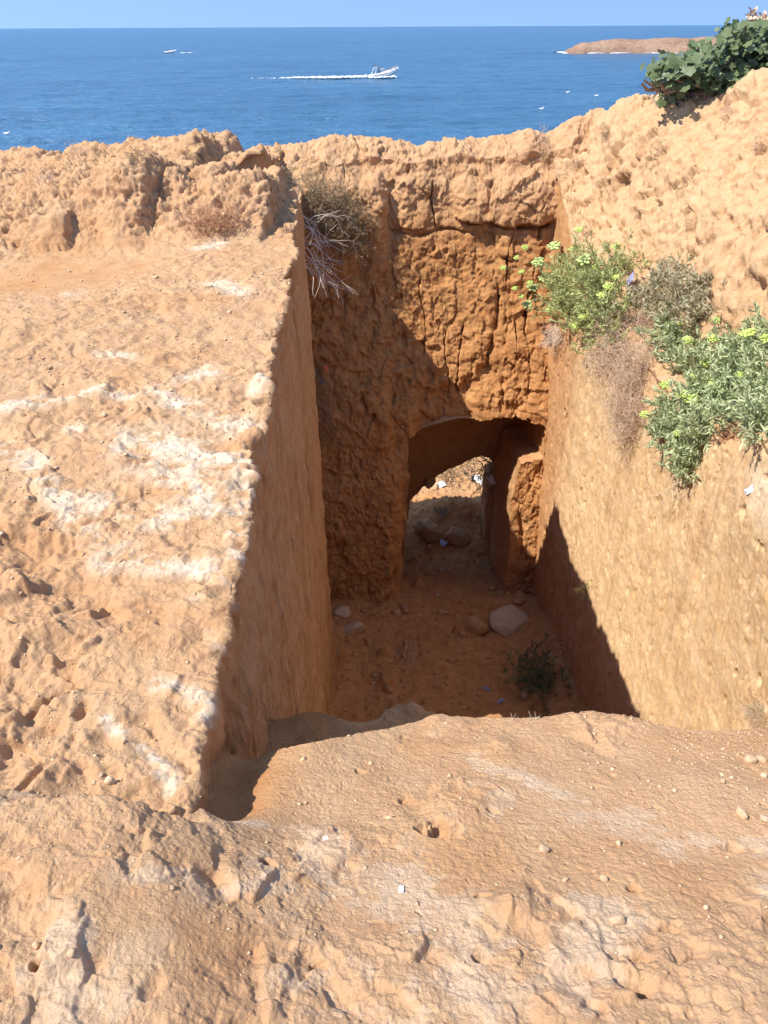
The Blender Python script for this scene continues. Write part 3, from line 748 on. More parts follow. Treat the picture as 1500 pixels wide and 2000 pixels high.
# ------------------------------------------------------------------ builders for plants and stones
rng = np.random.RandomState(11)
class MB:
    def __init__(s): s.V = []; s.F3 = []; s.F4 = []; s.n = 0
    def add(s, V, F):
        V = np.asarray(V, float).reshape(-1, 3); F = np.asarray(F, int) + s.n
        (s.F3 if F.shape[1] == 3 else s.F4).append(F); s.V.append(V); s.n += len(V)
    def tube(s, pts, r0, r1, k=5):
        pts = np.asarray(pts, float); n = len(pts)
        T = np.gradient(pts, axis=0); T /= np.linalg.norm(T, axis=1)[:, None] + 1e-9
        ref = np.array([0.31, 0.17, 0.93]); A = np.cross(T, ref); A /= np.linalg.norm(A, axis=1)[:, None] + 1e-9; B = np.cross(T, A)
        r = np.linspace(r0, r1, n)[:, None, None]; a = np.linspace(0, 2 * np.pi, k, endpoint=False)[None, :, None]
        V = pts[:, None] + r * (np.cos(a) * A[:, None] + np.sin(a) * B[:, None])
        i = np.arange(n * k).reshape(n, k)
        s.add(V, np.stack([i[:-1], np.roll(i, -1, 1)[:-1], np.roll(i, -1, 1)[1:], i[1:]], -1).reshape(-1, 4))
        s.add(V[[0, -1]].mean(1) if 0 else pts[[0]], np.zeros((0, 3), int)) if 0 else None
    def blades(s, P, D, L, W, curl=0.25, up=None):
        """fleshy narrow leaves: base, two mids each side raised centre, tip"""
        P = np.asarray(P, float); D = np.asarray(D, float); n = len(P)
        D = D / (np.linalg.norm(D, axis=1)[:, None] + 1e-9)
        L = np.broadcast_to(L, n)[:, None]; W = np.broadcast_to(W, n)[:, None]
        S = np.cross(D, rng.normal(size=(n, 3))); S /= np.linalg.norm(S, axis=1)[:, None] + 1e-9
        U = np.cross(S, D)
        if up is not None: U = U * np.sign((U * up).sum(1, keepdims=True) + 1e-6)
        a = P; m = P + D * L * 0.5 + U * L * curl * 0.3; t = P + D * L * 0.96 - U * L * curl * 0.25
        V = np.stack([a - S * W * 0.25, a + S * W * 0.25, m - S * W * 0.5, m + U * W * 0.22, m + S * W * 0.5, t - S * W * 0.14, t + S * W * 0.14], 1)
        f = np.array([[0, 1, 3], [0, 3, 2], [1, 4, 3], [2, 3, 5], [3, 6, 5], [3, 4, 6]])
        s.add(V, (f[None] + (np.arange(n) * 7)[:, None, None]).reshape(-1, 3))
    def ball(s, c, r, sq=(1, 1, 1), k=6, rough=0.15):
        th = np.linspace(0, np.pi, k)[1:-1]; ph = np.linspace(0, 2 * np.pi, k + 2, endpoint=False)
        T, Ph = np.meshgrid(th, ph, indexing='ij')
        V = np.stack([np.sin(T) * np.cos(Ph), np.sin(T) * np.sin(Ph), np.cos(T)], -1).reshape(-1, 3)
        V = np.concatenate([V, [[0, 0, 1], [0, 0, -1]]]) * (1 + rough * rng.normal(size=(len(V) + 2, 1)))
        V = V * np.array(sq) * r + np.array(c)
        m, n = T.shape; i = np.arange(m * n).reshape(m, n); j = np.roll(i, -1, 1)
        f4 = np.stack([i[:-1], j[:-1], j[1:], i[1:]], -1).reshape(-1, 4)
        base = s.n; s.add(V, f4[:, ::-1])
        top, bot = m * n, m * n + 1
        F = [[top, a, b] for a, b in zip(i[0], j[0])] + [[bot, b, a] for a, b in zip(i[-1], j[-1])]
        s.F3.append(np.array(F) + base)
    def build(s, name, mat, parent=None, smooth=True):
        V = np.concatenate(s.V)
        if parent is not None: V = V - np.array(parent.matrix_basis.translation if parent.parent is None else parent.parent.matrix_basis.translation)
        F = []
        if s.F3: F.append(np.concatenate(s.F3))
        if s.F4: F.append(np.concatenate(s.F4))
        return mesh_np(name, V, F, mat, parent, smooth)

M_SAMPH = leafy('samphire_leaf', (0.33, 0.37, 0.13), (0.50, 0.52, 0.24))
M_SAMPH2 = leafy('samphire_leaf_grey', (0.37, 0.43, 0.22), (0.54, 0.58, 0.34))
M_OLIVE = leafy('samphire_leaf_faded', (0.44, 0.40, 0.24), (0.55, 0.48, 0.33))
M_UMBEL = leafy('umbel_flowers', (0.46, 0.58, 0.12), (0.62, 0.70, 0.24), 14)
M_UMBELP = leafy('umbel_flowers_pale', (0.46, 0.56, 0.20), (0.60, 0.68, 0.32), 14)
M_STEM = plain('green_stem', (0.30, 0.33, 0.16), 0.6)
M_DRY = leafy('dry_twigs', (0.54, 0.37, 0.25), (0.70, 0.53, 0.39), 12, 0.8, 0.1)
M_DRYR = leafy('dry_red_twigs', (0.36, 0.16, 0.09), (0.50, 0.28, 0.16), 12, 0.8, 0.1)
M_DRYP = leafy('pale_dry_twigs', (0.60, 0.48, 0.38), (0.74, 0.62, 0.50), 12, 0.8, 0.05)
M_DARKW = leafy('woody_brush', (0.26, 0.17, 0.10), (0.38, 0.29, 0.17), 10, 0.8, 0.1)
M_ROOT = plain('pale_root', (0.66, 0.53, 0.36), 0.8)
M_FIG = leafy('fig_leaf', (0.070, 0.105, 0.040), (0.175, 0.215, 0.10), 3, 0.45, 0.2)
M_FIGW = plain('fig_wood', (0.34, 0.25, 0.19), 0.85)
M_STONE = plain('pale_stone', (0.56, 0.38, 0.23), 0.9, 0.15, 0.3, 25)
M_STONEW = plain('white_stone', (0.58, 0.42, 0.28), 0.9, 0.15, 0.3, 25)
M_STONEO = plain('ochre_stone', (0.50, 0.27, 0.13), 0.9, 0.15, 0.35, 20)
M_WHITE = plain('white_plastic', (0.80, 0.80, 0.80), 0.35, 0.5, 0.12, 20)
M_BLUE = plain('blue_plastic', (0.12, 0.25, 0.62), 0.35, 0.5, 0.3, 20)
M_BLUEW = plain('blue_white_plastic', (0.35, 0.42, 0.80), 0.35, 0.5, 0.6, 30, (0.75, 0.78, 0.85))
M_BLUES = plain('dusty_blue_plastic', (0.22, 0.26, 0.50), 0.4, 0.4, 0.5, 12, (0.40, 0.34, 0.36))
M_RED = plain('orange_red_plastic', (0.75, 0.13, 0.06), 0.4, 0.5)
M_DARKP = plain('dark_plastic', (0.08, 0.09, 0.13), 0.4, 0.5)
M_FOAM = plain('sea_foam', (0.86, 0.90, 0.93), 0.8, 0.2, 0.12, 0.8)
M_HULL = plain('white_hull', (0.80, 0.80, 0.78), 0.3, 0.5, 0.04)
M_SKIN = plain('skin', (0.45, 0.26, 0.17), 0.6)

def chained(pts, gap):
    """the points that hang together with the first one"""
    pts = [np.array(p) for p in pts]; keep = [0]; grown = True
    while grown:
        grown = False
        for i in range(len(pts)):
            if i not in keep and min(np.linalg.norm(pts[i] - pts[j]) for j in keep) < gap: keep.append(i); grown = True
    return [pts[i] for i in keep]
def wander(p, d, L, n, wob, droop=0.0):
    p = np.array(p, float); d = np.array(d, float); d /= np.linalg.norm(d) + 1e-9
    out = [p.copy()]
    for k in range(n):
        d = d + rng.normal(size=3) * wob + np.array([0, 0, -droop]); d /= np.linalg.norm(d)
        p = p + d * L / n; out.append(p.copy())
    return np.array(out)
def umbel(mb, stem, base, tip, size, nor):
    """flat head of small flower clusters on rays"""
    tip = np.array(tip); nor = np.array(nor) / np.linalg.norm(nor)
    a = np.cross(nor, [0.3, 0.9, 0.1]); a /= np.linalg.norm(a); b = np.cross(nor, a)
    hub = tip - nor * size * 0.45
    stem.tube(np.stack([base, base * 0.4 + hub * 0.6 + rng.normal(size=3) * 0.01, hub]), 0.0035, 0.0028, 4)
    n = 15
    for k in range(n):
        r = size * 0.5 * math.sqrt((k + 0.5) / n); ph = k * 2.4
        c = tip + (a * math.cos(ph) + b * math.sin(ph)) * r - nor * (r * r / size * 0.5) + nor * rng.normal() * size * 0.03
        stem.tube(np.stack([hub, c]), 0.0012, 0.001, 3)
        mb.ball(c, size * 0.15, (1, 1, 0.7), 5, 0.28)

def rosette_leaves(mb, base, d, nleaf, L, W, spread=0.9):
    D = np.array(d)[None] + rng.normal(size=(nleaf, 3)) * spread * 0.6
    P = np.array(base)[None] - np.array(d)[None] * rng.rand(nleaf, 1) * L * 1.3 + rng.normal(size=(nleaf, 3)) * L * 0.10
    mb.blades(P, D, L * rng.uniform(0.6, 1.15, nleaf), W * rng.uniform(0.8, 1.2, nleaf))

def samphire(label, roots, out, mat, nshoot, spread, reach, leaf=(0.085, 0.013), umb=0, umb_size=0.11, umb_pts=None, mumb=None, group=None, trail=0.0, per=13):
    """a cushion of rock samphire growing from crevices: woody stems, fleshy leaves, flat flower heads"""
    roots = chained(roots, reach * 1.6 + 0.2)
    o = empty('rock_samphire', tuple(roots[0]), label, 'shrub', group)
    stems = MB(); leaves = MB()
    out = np.array(out, float); out /= np.linalg.norm(out)
    tips = []
    for k in range(nshoot):
        r0 = roots[rng.randint(len(roots))] + rng.normal(size=3) * np.array(spread)
        d = out + rng.normal(size=3) * 0.55 + np.array([0, 0, 0.25 - trail * rng.rand()])
        d /= np.linalg.norm(d)
        L = reach * rng.uniform(0.45, 1.1)
        pts = wander(r0 - out * 0.03, d, L, 4, 0.22, -0.10)
        stems.tube(pts, 0.005, 0.003, 4)
        dd = pts[-1] - pts[-2]; dd /= np.linalg.norm(dd)
        tips.append((pts[-1], dd))
        rosette_leaves(leaves, pts[-1], dd, per, leaf[0], leaf[1])
        rosette_leaves(leaves, pts[2], dd, per // 3, leaf[0] * 0.9, leaf[1])
    leaves.build('foliage', mat, o)
    stems.build('stems', M_STEM, o)
    if umb_pts:
        for tip, size, pale in umb_pts:
            tip = np.array(tip); j = min(range(len(tips)), key=lambda q: np.linalg.norm(tips[q][0] - tip))
            f = MB(); st = MB()
            umbel(f, st, tips[j][0] - tips[j][1] * 0.05, tip, size * 1.2, np.array([-0.35, -0.35, 0.85]) + rng.normal(size=3) * 0.15)
            fo = f.build('flower_head', M_UMBELP if pale else M_UMBEL, o)
            st.build('stalk', M_STEM, fo)
    return o
def at_depth(px, py, dy):
    """point on the sight line dy nearer than the rock"""
    p, n = hit(px, py); L = p.length
    return np.array(p * ((L - dy) / L))
def hitv(px, py): return np.array(hit(px, py)[0])

# ---- the samphire on the right-hand ledge
OUT = (-0.75, -0.35, 0.45)
U1 = [(1050, 510, .15, 1), (1065, 540, .16, 1), (1085, 555, .16, 1), (1040, 560, .13, 1), (1030, 592, .13, 1), (1082, 478, .15, 1), (1025, 482, .08, 0), (1008, 502, .07, 0), (982, 522, .08, 0), (1005, 562, .07, 0), (1018, 578, .07, 0),
      (1018, 530, .08, 0), (1035, 552, .08, 0), (1140, 505, .14, 1), (1075, 602, .11, 0), (1090, 585, .08, 0), (1188, 558, .09, 0), (1175, 575, .09, 0), (1135, 600, .11, 0), (1138, 618, .11, 0), (1122, 635, .12, 0), (1203, 480, .09, 0), (1203, 540, .07, 0), (1130, 447, .09, 0), (1118, 485, .09, 0), (1160, 520, .08, 0)]
def umbs(L, d): return [(at_depth(a, b, d + rng.uniform(-.05, .08)), s_ , p_) for a, b, s_, p_ in L]
samphire('large samphire bush with many yellow-green flower heads, nearest the far end of the cut', [hitv(1100, 560), hitv(1130, 600), hitv(1170, 560), hitv(1190, 600), hitv(1210, 540), hitv(1150, 530), hitv(1160, 640), hitv(1120, 590), hitv(1200, 640)], OUT, M_SAMPH, 520, (0.12, 0.14, 0.12), 0.42, umb_pts=umbs(U1, 0.62))
samphire('faded olive samphire below the rough slope, beside the blue plastic', [hitv(1290, 560), hitv(1340, 580), hitv(1370, 610), hitv(1310, 610), hitv(1260, 590), hitv(1380, 560), hitv(1330, 540)], OUT, M_OLIVE, 420, (0.10, 0.12, 0.08), 0.20, (0.075, 0.012), umb_pts=umbs([(1328, 628, .06, 0), (1398, 625, .07, 0)], .3))
samphire('grey-green samphire mat filling the ledge at the right edge', [hitv(1400, 700), hitv(1450, 700), hitv(1490, 720), hitv(1350, 720), hitv(1420, 760), hitv(1480, 790), hitv(1380, 780), hitv(1450, 810), hitv(1530, 760), hitv(1520, 820), hitv(1330, 690), hitv(1310, 660), hitv(1500, 680), hitv(1500, 840), hitv(1560, 720)], OUT, M_SAMPH2, 900, (0.09, 0.12, 0.07), 0.24, (0.085, 0.015),
         umb_pts=umbs([(1345, 662, .09, 0), (1395, 660, .08, 0), (1422, 674, .08, 0), (1460, 648, .11, 0), (1497, 660, .08, 0), (1377, 708, .07, 0), (1400, 750, .16, 0), (1355, 735, .08, 0), (1378, 735, .07, 0), (1445, 730, .06, 0)], .38), per=14)
samphire('drooping samphire clump with bare roots hanging over the wall edge', [hitv(1330, 850), hitv(1300, 840), hitv(1350, 880), hitv(1370, 850), hitv(1340, 820), hitv(1310, 800), hitv(1390, 820), hitv(1345, 905)], (-0.7, -0.4, 0.1), M_SAMPH2, 330, (0.07, 0.08, 0.06), 0.20, (0.075, 0.014), umb_pts=umbs([(1298, 750, .08, 0), (1332, 768, .08, 0), (1352, 780, .10, 0), (1258, 808, .08, 0), (1325, 845, .06, 0)], .30))
samphire('small green sprig sprouting low on the cut right wall', [hitv(1145, 1160), hitv(1150, 1145)], (-0.8, -0.3, 0.2), M_SAMPH, 12, (0.04, 0.05, 0.06), 0.14, (0.08, 0.012), per=8)
samphire('dark leafy bush in the shade at the foot of the right wall', [hitv(1050, 1320), hitv(1060, 1335), hitv(1040, 1345), hitv(1070, 1345)], (-0.5, -0.2, 0.8), leafy('shade_leaf', (0.10, 0.12, 0.06), (0.18, 0.19, 0.10)), 130, (0.16, 0.22, 0.10), 0.40, (0.09, 0.014), per=9)

def twig_bush(name, label, cat, pts, out, mat, n, reach, r=0.003, spread=0.05, droop=0.05, wob=0.25, fork=2, group=None, leafmat=None, nl=0, part='twigs'):
    pts = chained(pts, reach * 1.1 + spread * 2)
    o = empty(name, tuple(pts[0]), label, cat, group)
    mb = MB(); lf = MB()
    for k in range(n):
        p = pts[rng.randint(len(pts))] + rng.normal(size=3) * spread
        d = np.array(out) + rng.normal(size=3) * 0.6
        q = wander(p, d, reach * rng.uniform(0.5, 1.1), 5, wob, droop)
        mb.tube(q, r, r * 0.5, 3)
        for f in range(fork):
            j = rng.randint(1, 5); dd = (q[j] - q[j - 1]) + rng.normal(size=3) * reach * 0.12
            q2 = wander(q[j], dd, reach * rng.uniform(0.2, 0.5), 3, wob, droop); mb.tube(q2, r * 0.7, r * 0.4, 3)
            if nl: rosette_leaves(lf, q2[-1], (q2[-1] - q2[-2]) / (np.linalg.norm(q2[-1] - q2[-2]) + 1e-9), nl, 0.035, 0.009)
    mb.build(part, mat, o)
    if nl: lf.build('leaves', leafmat, o)
    return o
DRYP = [hitv(*q) for q in [(1210, 640), (1230, 680), (1250, 640), (1220, 720), (1240, 760), (1255, 800), (1215, 770), (1235, 840), (1260, 700), (1200, 690), (1270, 620), (1180, 700), (1230, 800), (1250, 740)]]
twig_bush('dry_shrub', 'dry pinkish-brown tangle hanging down the wall between the green samphires', 'dead shrub', DRYP, (-0.6, -0.35, -0.1), M_DRY, 1900, 0.30, 0.0026, 0.10, 0.05, 0.45)
twig_bush('dry_shrub', 'bare grey twigs under the flowering samphire, at the corner of the cut', 'dead shrub', [hitv(*q) for q in [(1100, 660), (1130, 680), (1090, 650), (1150, 690), (1170, 700)]], (-0.8, -0.3, 0.0), M_DRYP, 90, 0.32, 0.0028, 0.05, 0.04, 0.3)
twig_bush('dry_shrub', 'matted reddish dry stems lying on the ledge block at the right edge', 'dead shrub', [hitv(*q) for q in [(1440, 848), (1470, 850), (1500, 855), (1420, 858), (1520, 850)]], (0.7, -0.4, 0.0), M_DRYR, 170, 0.32, 0.0028, 0.05, 0.02, 0.2)
r_ = twig_bush('hanging_roots', 'pale bare roots dangling below the drooping samphire clump', 'roots', [hitv(*q) for q in [(1345, 925), (1330, 920), (1355, 925), (1365, 915)]], (-0.15, -0.2, -1.0), M_ROOT, 26, 0.42, 0.004, 0.03, 0.12, 0.16, 1, part='root_strands')
twig_bush('dry_shrub', 'tangled brown scrub filling the top left corner of the cut', 'dead shrub', [hitv(*q) for q in [(610, 400), (630, 420), (660, 420), (690, 440), (620, 440), (650, 450), (680, 420), (700, 470), (600, 380), (640, 390), (660, 470)]], (0.1, -0.6, 0.5), M_DARKW, 520, 0.42, 0.0045, 0.14, 0.03, 0.4, 3, leafmat=M_OLIVE, nl=1)
twig_bush('bare_branches', 'long bleached bare branches drooping from the scrub beside the slab', 'branches', [at_depth(*q, 1.0) for q in [(598, 430), (598, 470), (600, 510), (598, 540), (600, 490)]], (0.75, -0.1, -0.25), M_DRYP, 30, 0.72, 0.0055, 0.05, 0.10, 0.22, 2)
twig_bush('dry_shrub', 'thin dead weeds hanging in the shade behind the slab corner', 'dead shrub', [hitv(*q) for q in [(622, 720), (630, 760), (635, 800), (640, 840)]], (0.2, -0.7, -0.3), M_DARKW, 160, 0.4, 0.003, 0.08, 0.12, 0.3)
twig_bush('dry_shrub', 'rusty dry weeds in the hollow below the boulders, left of the slab top', 'dead shrub', [hitv(*q) for q in [(380, 445), (410, 440), (440, 438), (460, 445), (395, 435), (425, 448)]], (0, -0.3, 1), M_DRYR, 260, 0.17, 0.0025, 0.07, 0.03, 0.4)
twig_bush('grass_tuft', 'pale grass tuft with long dry stalks at the right edge of the crest', 'grass', [hitv(1475, 1385), hitv(1465, 1392), hitv(1490, 1390)], (-0.2, -0.1, 0.8), leafy('tuft', (0.40, 0.46, 0.30), (0.62, 0.62, 0.48)), 60, 0.11, 0.0016, 0.012, 0.06, 0.15, 0, part='blades')
twig_bush('dry_shrub', 'sprawling straw-coloured stalks around the grass tuft on the crest', 'dead shrub', [hitv(1480, 1395), hitv(1440, 1405), hitv(1400, 1408), hitv(1495, 1400), hitv(1500, 1410)], (-0.7, 0.0, 0.5), M_DRY, 80, 0.24, 0.0013, 0.03, 0.05, 0.14, 1)
for (x, y), lb in zip([(1060, 272), (1185, 262), (1285, 300), (1120, 320), (1095, 345), (1180, 365), (1480, 290), (1340, 365), (150, 300), (265, 310), (190, 305), (95, 355), (560, 345), (620, 355), (1065, 300), (1140, 458), (1420, 230), (1380, 190)],
        ['dark dry tuft on the rim left of the right-hand crags', 'dark tuft right under the crag skyline', 'small tuft on the sunlit slope below the fig', 'dry mauve tuft midway down the right slope', 'flat dry tuft above the cut right wall', 'brown tuft just above the tall flowering samphire', 'brown tuft at the right edge of the slope', 'tuft on the bare slope right of centre',
         'left one of three tufts near the bank skyline', 'right one of three tufts near the bank skyline', 'middle one of three tufts near the bank skyline', 'tuft in a dark pocket at the far left of the bank', 'grey tuft left of the corner scrub', 'grey tuft above the corner scrub', 'tuft on the rim above the overhanging block', 'dark dead flower stalks above the samphire', 'tuft below the fig leaves', 'tuft at the foot of the fig']):
    p = hitv(x, y)
    twig_bush('dry_tuft', lb, 'dry tuft', [p], (0, -0.3, 0.8), M_DARKW if (x + y) % 2 else M_DRY, 36, 0.16, 0.003, 0.05, 0.05, 0.4, 1, 'small dead tufts growing in the rock')
for (x, y), lb in zip([(1003, 1405), (1050, 1400), (1035, 1402)], ['single straw blades at the middle of the crest', 'taller straw blades on the crest bump', 'straw blades between the other two tufts of the crest']):
    twig_bush('grass_tuft', lb, 'grass', [hitv(x, y + 3)], (0, 0, 1), M_DRYP, 4, 0.035, 0.0007, 0.004, 0.0, 0.2, 0, 'straw blades on the crest', part='blades')

# ---- plants seen through the arch
for pts, lb in (([(900, 925), (880, 935), (865, 940), (910, 915)], 'olive scrub on the left bank seen through the arch'), ([(950, 920), (960, 930), (965, 945), (945, 935), (955, 910)], 'green bush with yellow leaves on the right bank seen through the arch'), ([(850, 998), (865, 1000)], 'low weeds on the shadow line beyond the arch')):
    P_ = [hitv(*q) for q in pts]
    twig_bush('shore_bush', lb, 'bush', P_, (0, -0.3, 0.8), M_DARKW, 90 if len(pts) > 2 else 24, 0.4 if len(pts) > 2 else 0.2, 0.008, 0.16 if len(pts) > 2 else 0.04, 0.0, 0.3, 2, leafmat=M_SAMPH if 'green' in lb else M_OLIVE, nl=6)

# ---- fig at the top right
def fig():
    base = np.array(atY(1300, 175, 10.9)); 
    o = empty('fig_bush', tuple(base), 'sprawling dark green fig bush with lobed leaves on the crag top', 'bush')
    wood = MB(); lf = [];
    trunk_pts = [(1300, 178), (1340, 172), (1390, 168), (1440, 165), (1490, 160), (1540, 150)]
    ends = []
    for k in range(300):
        b = trunk_pts[rng.randint(6)]
        # crown outline rises to the right
        px = rng.uniform(1298, 1570); top = np.interp(px, [1290, 1320, 1340, 1370, 1400, 1430, 1470, 1500, 1560], [128, 130, 128, 112, 88, 64, 72, 62, 48]); bot = np.interp(px, [1290, 1310, 1350, 1400, 1450, 1500, 1560], [136, 170, 176, 170, 166, 160, 150])
        py = top + (bot - top) * rng.rand() ** 0.9
        Yb = 10.6 + rng.rand() * 1.8
        e = np.array(atY(px, py, Yb)); p0, _ = down(*np.array(atY(b[0], b[1], 11.2))[:2]); p0 = np.array(p0)
        mid = (p0 + e) / 2 + rng.normal(size=3) * 0.08 - np.array([0, 0, 0.08])
        if k % 3 == 0: wood.tube(np.stack([p0, mid, e]), 0.022, 0.010, 5)
        ends.append(e)
    tree_b = wood.build('branches', M_FIGW, o)
    L = MB()
    # lobed leaf outline (five lobes), slightly cupped
    ang = np.radians([-90, -50, -28, -8, 18, 38, 62, 78, 90, 102, 118, 142, 162, 188, 208, 230])
    rad = np.array([0.25, .66, .74, .62, .88, .92, .72, .95, 1.0, .95, .72, .92, .88, .62, .74, .66])
    n = len(ang)
    for e in ends:
        for j in range(13):
            c = e + rng.normal(size=3) * np.array([0.085, 0.10, 0.07])
            nrm = np.array([-0.35, -0.45, 0.75]) + rng.normal(size=3) * 0.45; nrm /= np.linalg.norm(nrm)
            a = np.cross(nrm, rng.normal(size=3)); a /= np.linalg.norm(a); b = np.cross(nrm, a)
            s_ = rng.uniform(0.045, 0.085)
            V = c + s_ * (np.cos(ang)[:, None] * a + np.sin(ang)[:, None] * b) * rad[:, None] + nrm * s_ * 0.25 * (rad[:, None] ** 2) * rng.uniform(-1, 1)
            V = np.concatenate([V, [c]])
            L.add(V, np.array([[n, q, (q + 1) % n] for q in range(n)]))
    L.build('leaves', M_FIG, o)
    # bare left trunk and roots
    t = MB()
    for a_, b_ in (((1300, 178), (1302, 140)), ((1303, 178), (1290, 140)), ((1290, 180), (1262, 160)), ((1305, 180), (1345, 165)), ((1300, 184), (1330, 178)), ((1280, 178), (1258, 166))):
        t.tube(np.stack([atY(*a_, 10.85), (np.array(atY(*a_, 10.85)) + np.array(atY(*b_, 10.8))) / 2 + rng.normal(size=3) * 0.02, atY(*b_, 10.75)]), 0.03, 0.014, 6)
    t.build('trunk', M_FIGW, o)
    d = MB()
    for px, py in ((1476, 30), (1473, 42), (1498, 40)):
        d.tube(np.stack([atY(px, py + 40, 11.6), atY(px - 1, py + 15, 11.6), atY(px, py - 4, 11.6)]), 0.018, 0.012, 5)
        for q in range(14):
            c = np.array(atY(px + rng.uniform(-7, 5), py + rng.uniform(-4, 12), 11.6)); d.blades([c], [rng.normal(size=3)], 0.09, 0.05)
    d.build('dead_shoots', M_DRY, o)
fig()

# ---- stones
def stone(name, label, p, n, size, mat, cat='stone', group=None, sink=0.25, sq=None, seed=0):
    r = np.random.RandomState(seed)
    m, k = 18, 24
    th = np.linspace(0, np.pi, m); ph = np.linspace(0, 2 * np.pi, k, endpoint=False)
    T, Ph = np.meshgrid(th, ph, indexing='ij')
    D = np.stack([np.sin(T) * np.cos(Ph), np.sin(T) * np.sin(Ph), np.cos(T)], -1)
    rad = 1 + 0.45 * fbm(D + seed * 1.3, 1.3, 3, 0.5) + 0.14 * fbm(D + seed, 4, 3, 0.6)
    for _ in range(9):                                     # broken flats
        a = r.normal(size=3); a /= np.linalg.norm(a); h = r.uniform(0.68, 0.95)
        dd = D @ a; rad = np.where(dd * rad > h, h / np.maximum(dd, 1e-3), rad)
    sq = sq or (r.uniform(0.8, 1.25), r.uniform(0.7, 1.0), r.uniform(0.62, 0.9))
    V = D * rad[..., None] * np.array(sq) * size
    i = np.arange(m * k).reshape(m, k); j = np.roll(i, -1, 1)
    o = mesh_np(name, V.reshape(-1, 3), np.stack([i[:-1], i[1:], j[1:], j[:-1]], -1).reshape(-1, 4), mat)
    o.location = Vector(p) + Vector(n) * size * sq[2] * (1 - 2 * sink) * 0.9 + Vector((0, 0, 0)); o.rotation_euler = (r.uniform(-.2, .2), r.uniform(-.2, .2), r.uniform(0, 6.28))
    return tag(o, label, cat, group)
ST = [((1060, 1662), 0.021, M_STONE, 'smooth tan pebble lying alone in the middle of the foreground'),
      ((213, 1527), 0.017, M_STONEW, 'white pebble in the gravel left of the gully'), ((198, 1515), 0.008, M_STONEW, 'tiny white pebble just above the white pebble'), ((238, 1524), 0.008, M_STONE, 'tiny tan pebble right of the white pebble'),
      ((1464, 1487), 0.022, M_STONE, 'largest pebble of the group near the right edge'), ((1488, 1485), 0.018, M_STONE, 'pebble touching the largest one at the right edge'), ((1492, 1518), 0.014, M_STONEW, 'pale pebble at the right edge below the pair'), ((1411, 1527), 0.011, M_STONE, 'small pebble left of the pale pebble near the right edge'), ((1430, 1520), 0.008, M_STONEW, 'tiny pale pebble between two others near the right edge'),
      ((1448, 1592), 0.020, M_STONE, 'rounded tan pebble on the sand at right'), ((1492, 1602), 0.019, M_STONEW, 'pale rounded pebble beside the frame edge'), ((1318, 1546), 0.010, M_STONEW, 'lone pale pebble on the open sand'), ((1208, 1650), 0.012, M_STONE, 'half-buried pebble below the pale crust'), ((1205, 1800), 0.018, M_STONE, 'flat tan stone low in the middle right'), ((1145, 1473), 0.008, M_STONEW, 'tiny white pebble on the slope below the crest'), ((1270, 1540), 0.006, M_STONE, 'speck of stone left of the lone pale pebble'),
      ((1180, 1718), 0.010, M_STONE, 'small pebble under the dark hollow'), ((1000, 1580), 0.007, M_STONE, 'tiny pebble right of the white-edged pit'), ((1103, 1720), 0.008, M_STONE, 'tiny pebble left of the dark hollow'), ((900, 1560), 0.006, M_STONEW, 'tiny pebble above the big hollow'),
      ((185, 1530), 0.008, M_STONE, 'tiny tan pebble left of the white pebble'), ((335, 1735), 0.010, M_STONE, 'small stone in the lower left foreground'), ((70, 1850), 0.010, M_STONE, 'small stone at the lower left edge'), ((140, 1860), 0.009, M_STONE, 'small stone beside the white crust at lower left')]
for k, ((x, y), sz, m_, lb) in enumerate(ST):
    p, n = hit(x, y); stone('pebble', lb, p, n, sz * 0.8, m_, 'pebble', 'pebbles on the foreground rock', 0.25, seed=k + 1)
ST = [((1000, 1222), 0.33, M_STONEW, 'big pale boulder on the shaded floor near the right wall'), ((925, 1228), 0.24, M_STONEO, 'rounded brown boulder left of the big pale boulder'), ((690, 1232), 0.17, M_STONEW, 'flat pale slab of stone at the foot of the slab corner'), ((668, 1198), 0.15, M_STONEW, 'pale stone half hidden behind the slab corner'),
      ((892, 1055), 0.26, M_STONEO, 'angular dark boulder just outside the arch'), ((835, 1048), 0.34, M_STONEO, 'wide dark boulder at the left of the arch exit'), ((760, 1350), 0.08, M_STONEO, 'small block on the near floor at left'), ((855, 1163), 0.05, M_STONEW, 'little pale stone in the tunnel mouth'), ((1015, 1178), 0.12, M_STONEO, 'brown stone behind the big pale boulder'), ((985, 1187), 0.10, M_STONEO, 'small brown stone left of the one behind the pale boulder'),
      ((1025, 1360), 0.07, M_STONE, 'tan stone beside the blue and white litter'), ((720, 1255), 0.08, M_STONEO, 'small brown stone right of the flat pale slab'), ((790, 1190), 0.10, M_STONEO, 'dark stone in front of the left pillar'), ((838, 938), 0.16, M_STONE, 'pale flat rock lit by sun at the left beyond the arch'), ((850, 955), 0.14, M_STONE, 'second pale rock below the first beyond the arch'), ((905, 1240), 0.07, M_STONEO, 'small brown stone in front of the rounded boulder')]
for k, ((x, y), sz, m_, lb) in enumerate(ST):
    p, n = hit(x, y); stone('fallen_rock', lb, p, n, sz, m_, 'rock', 'rocks fallen in and beyond the cut', 0.35, seed=k + 40)

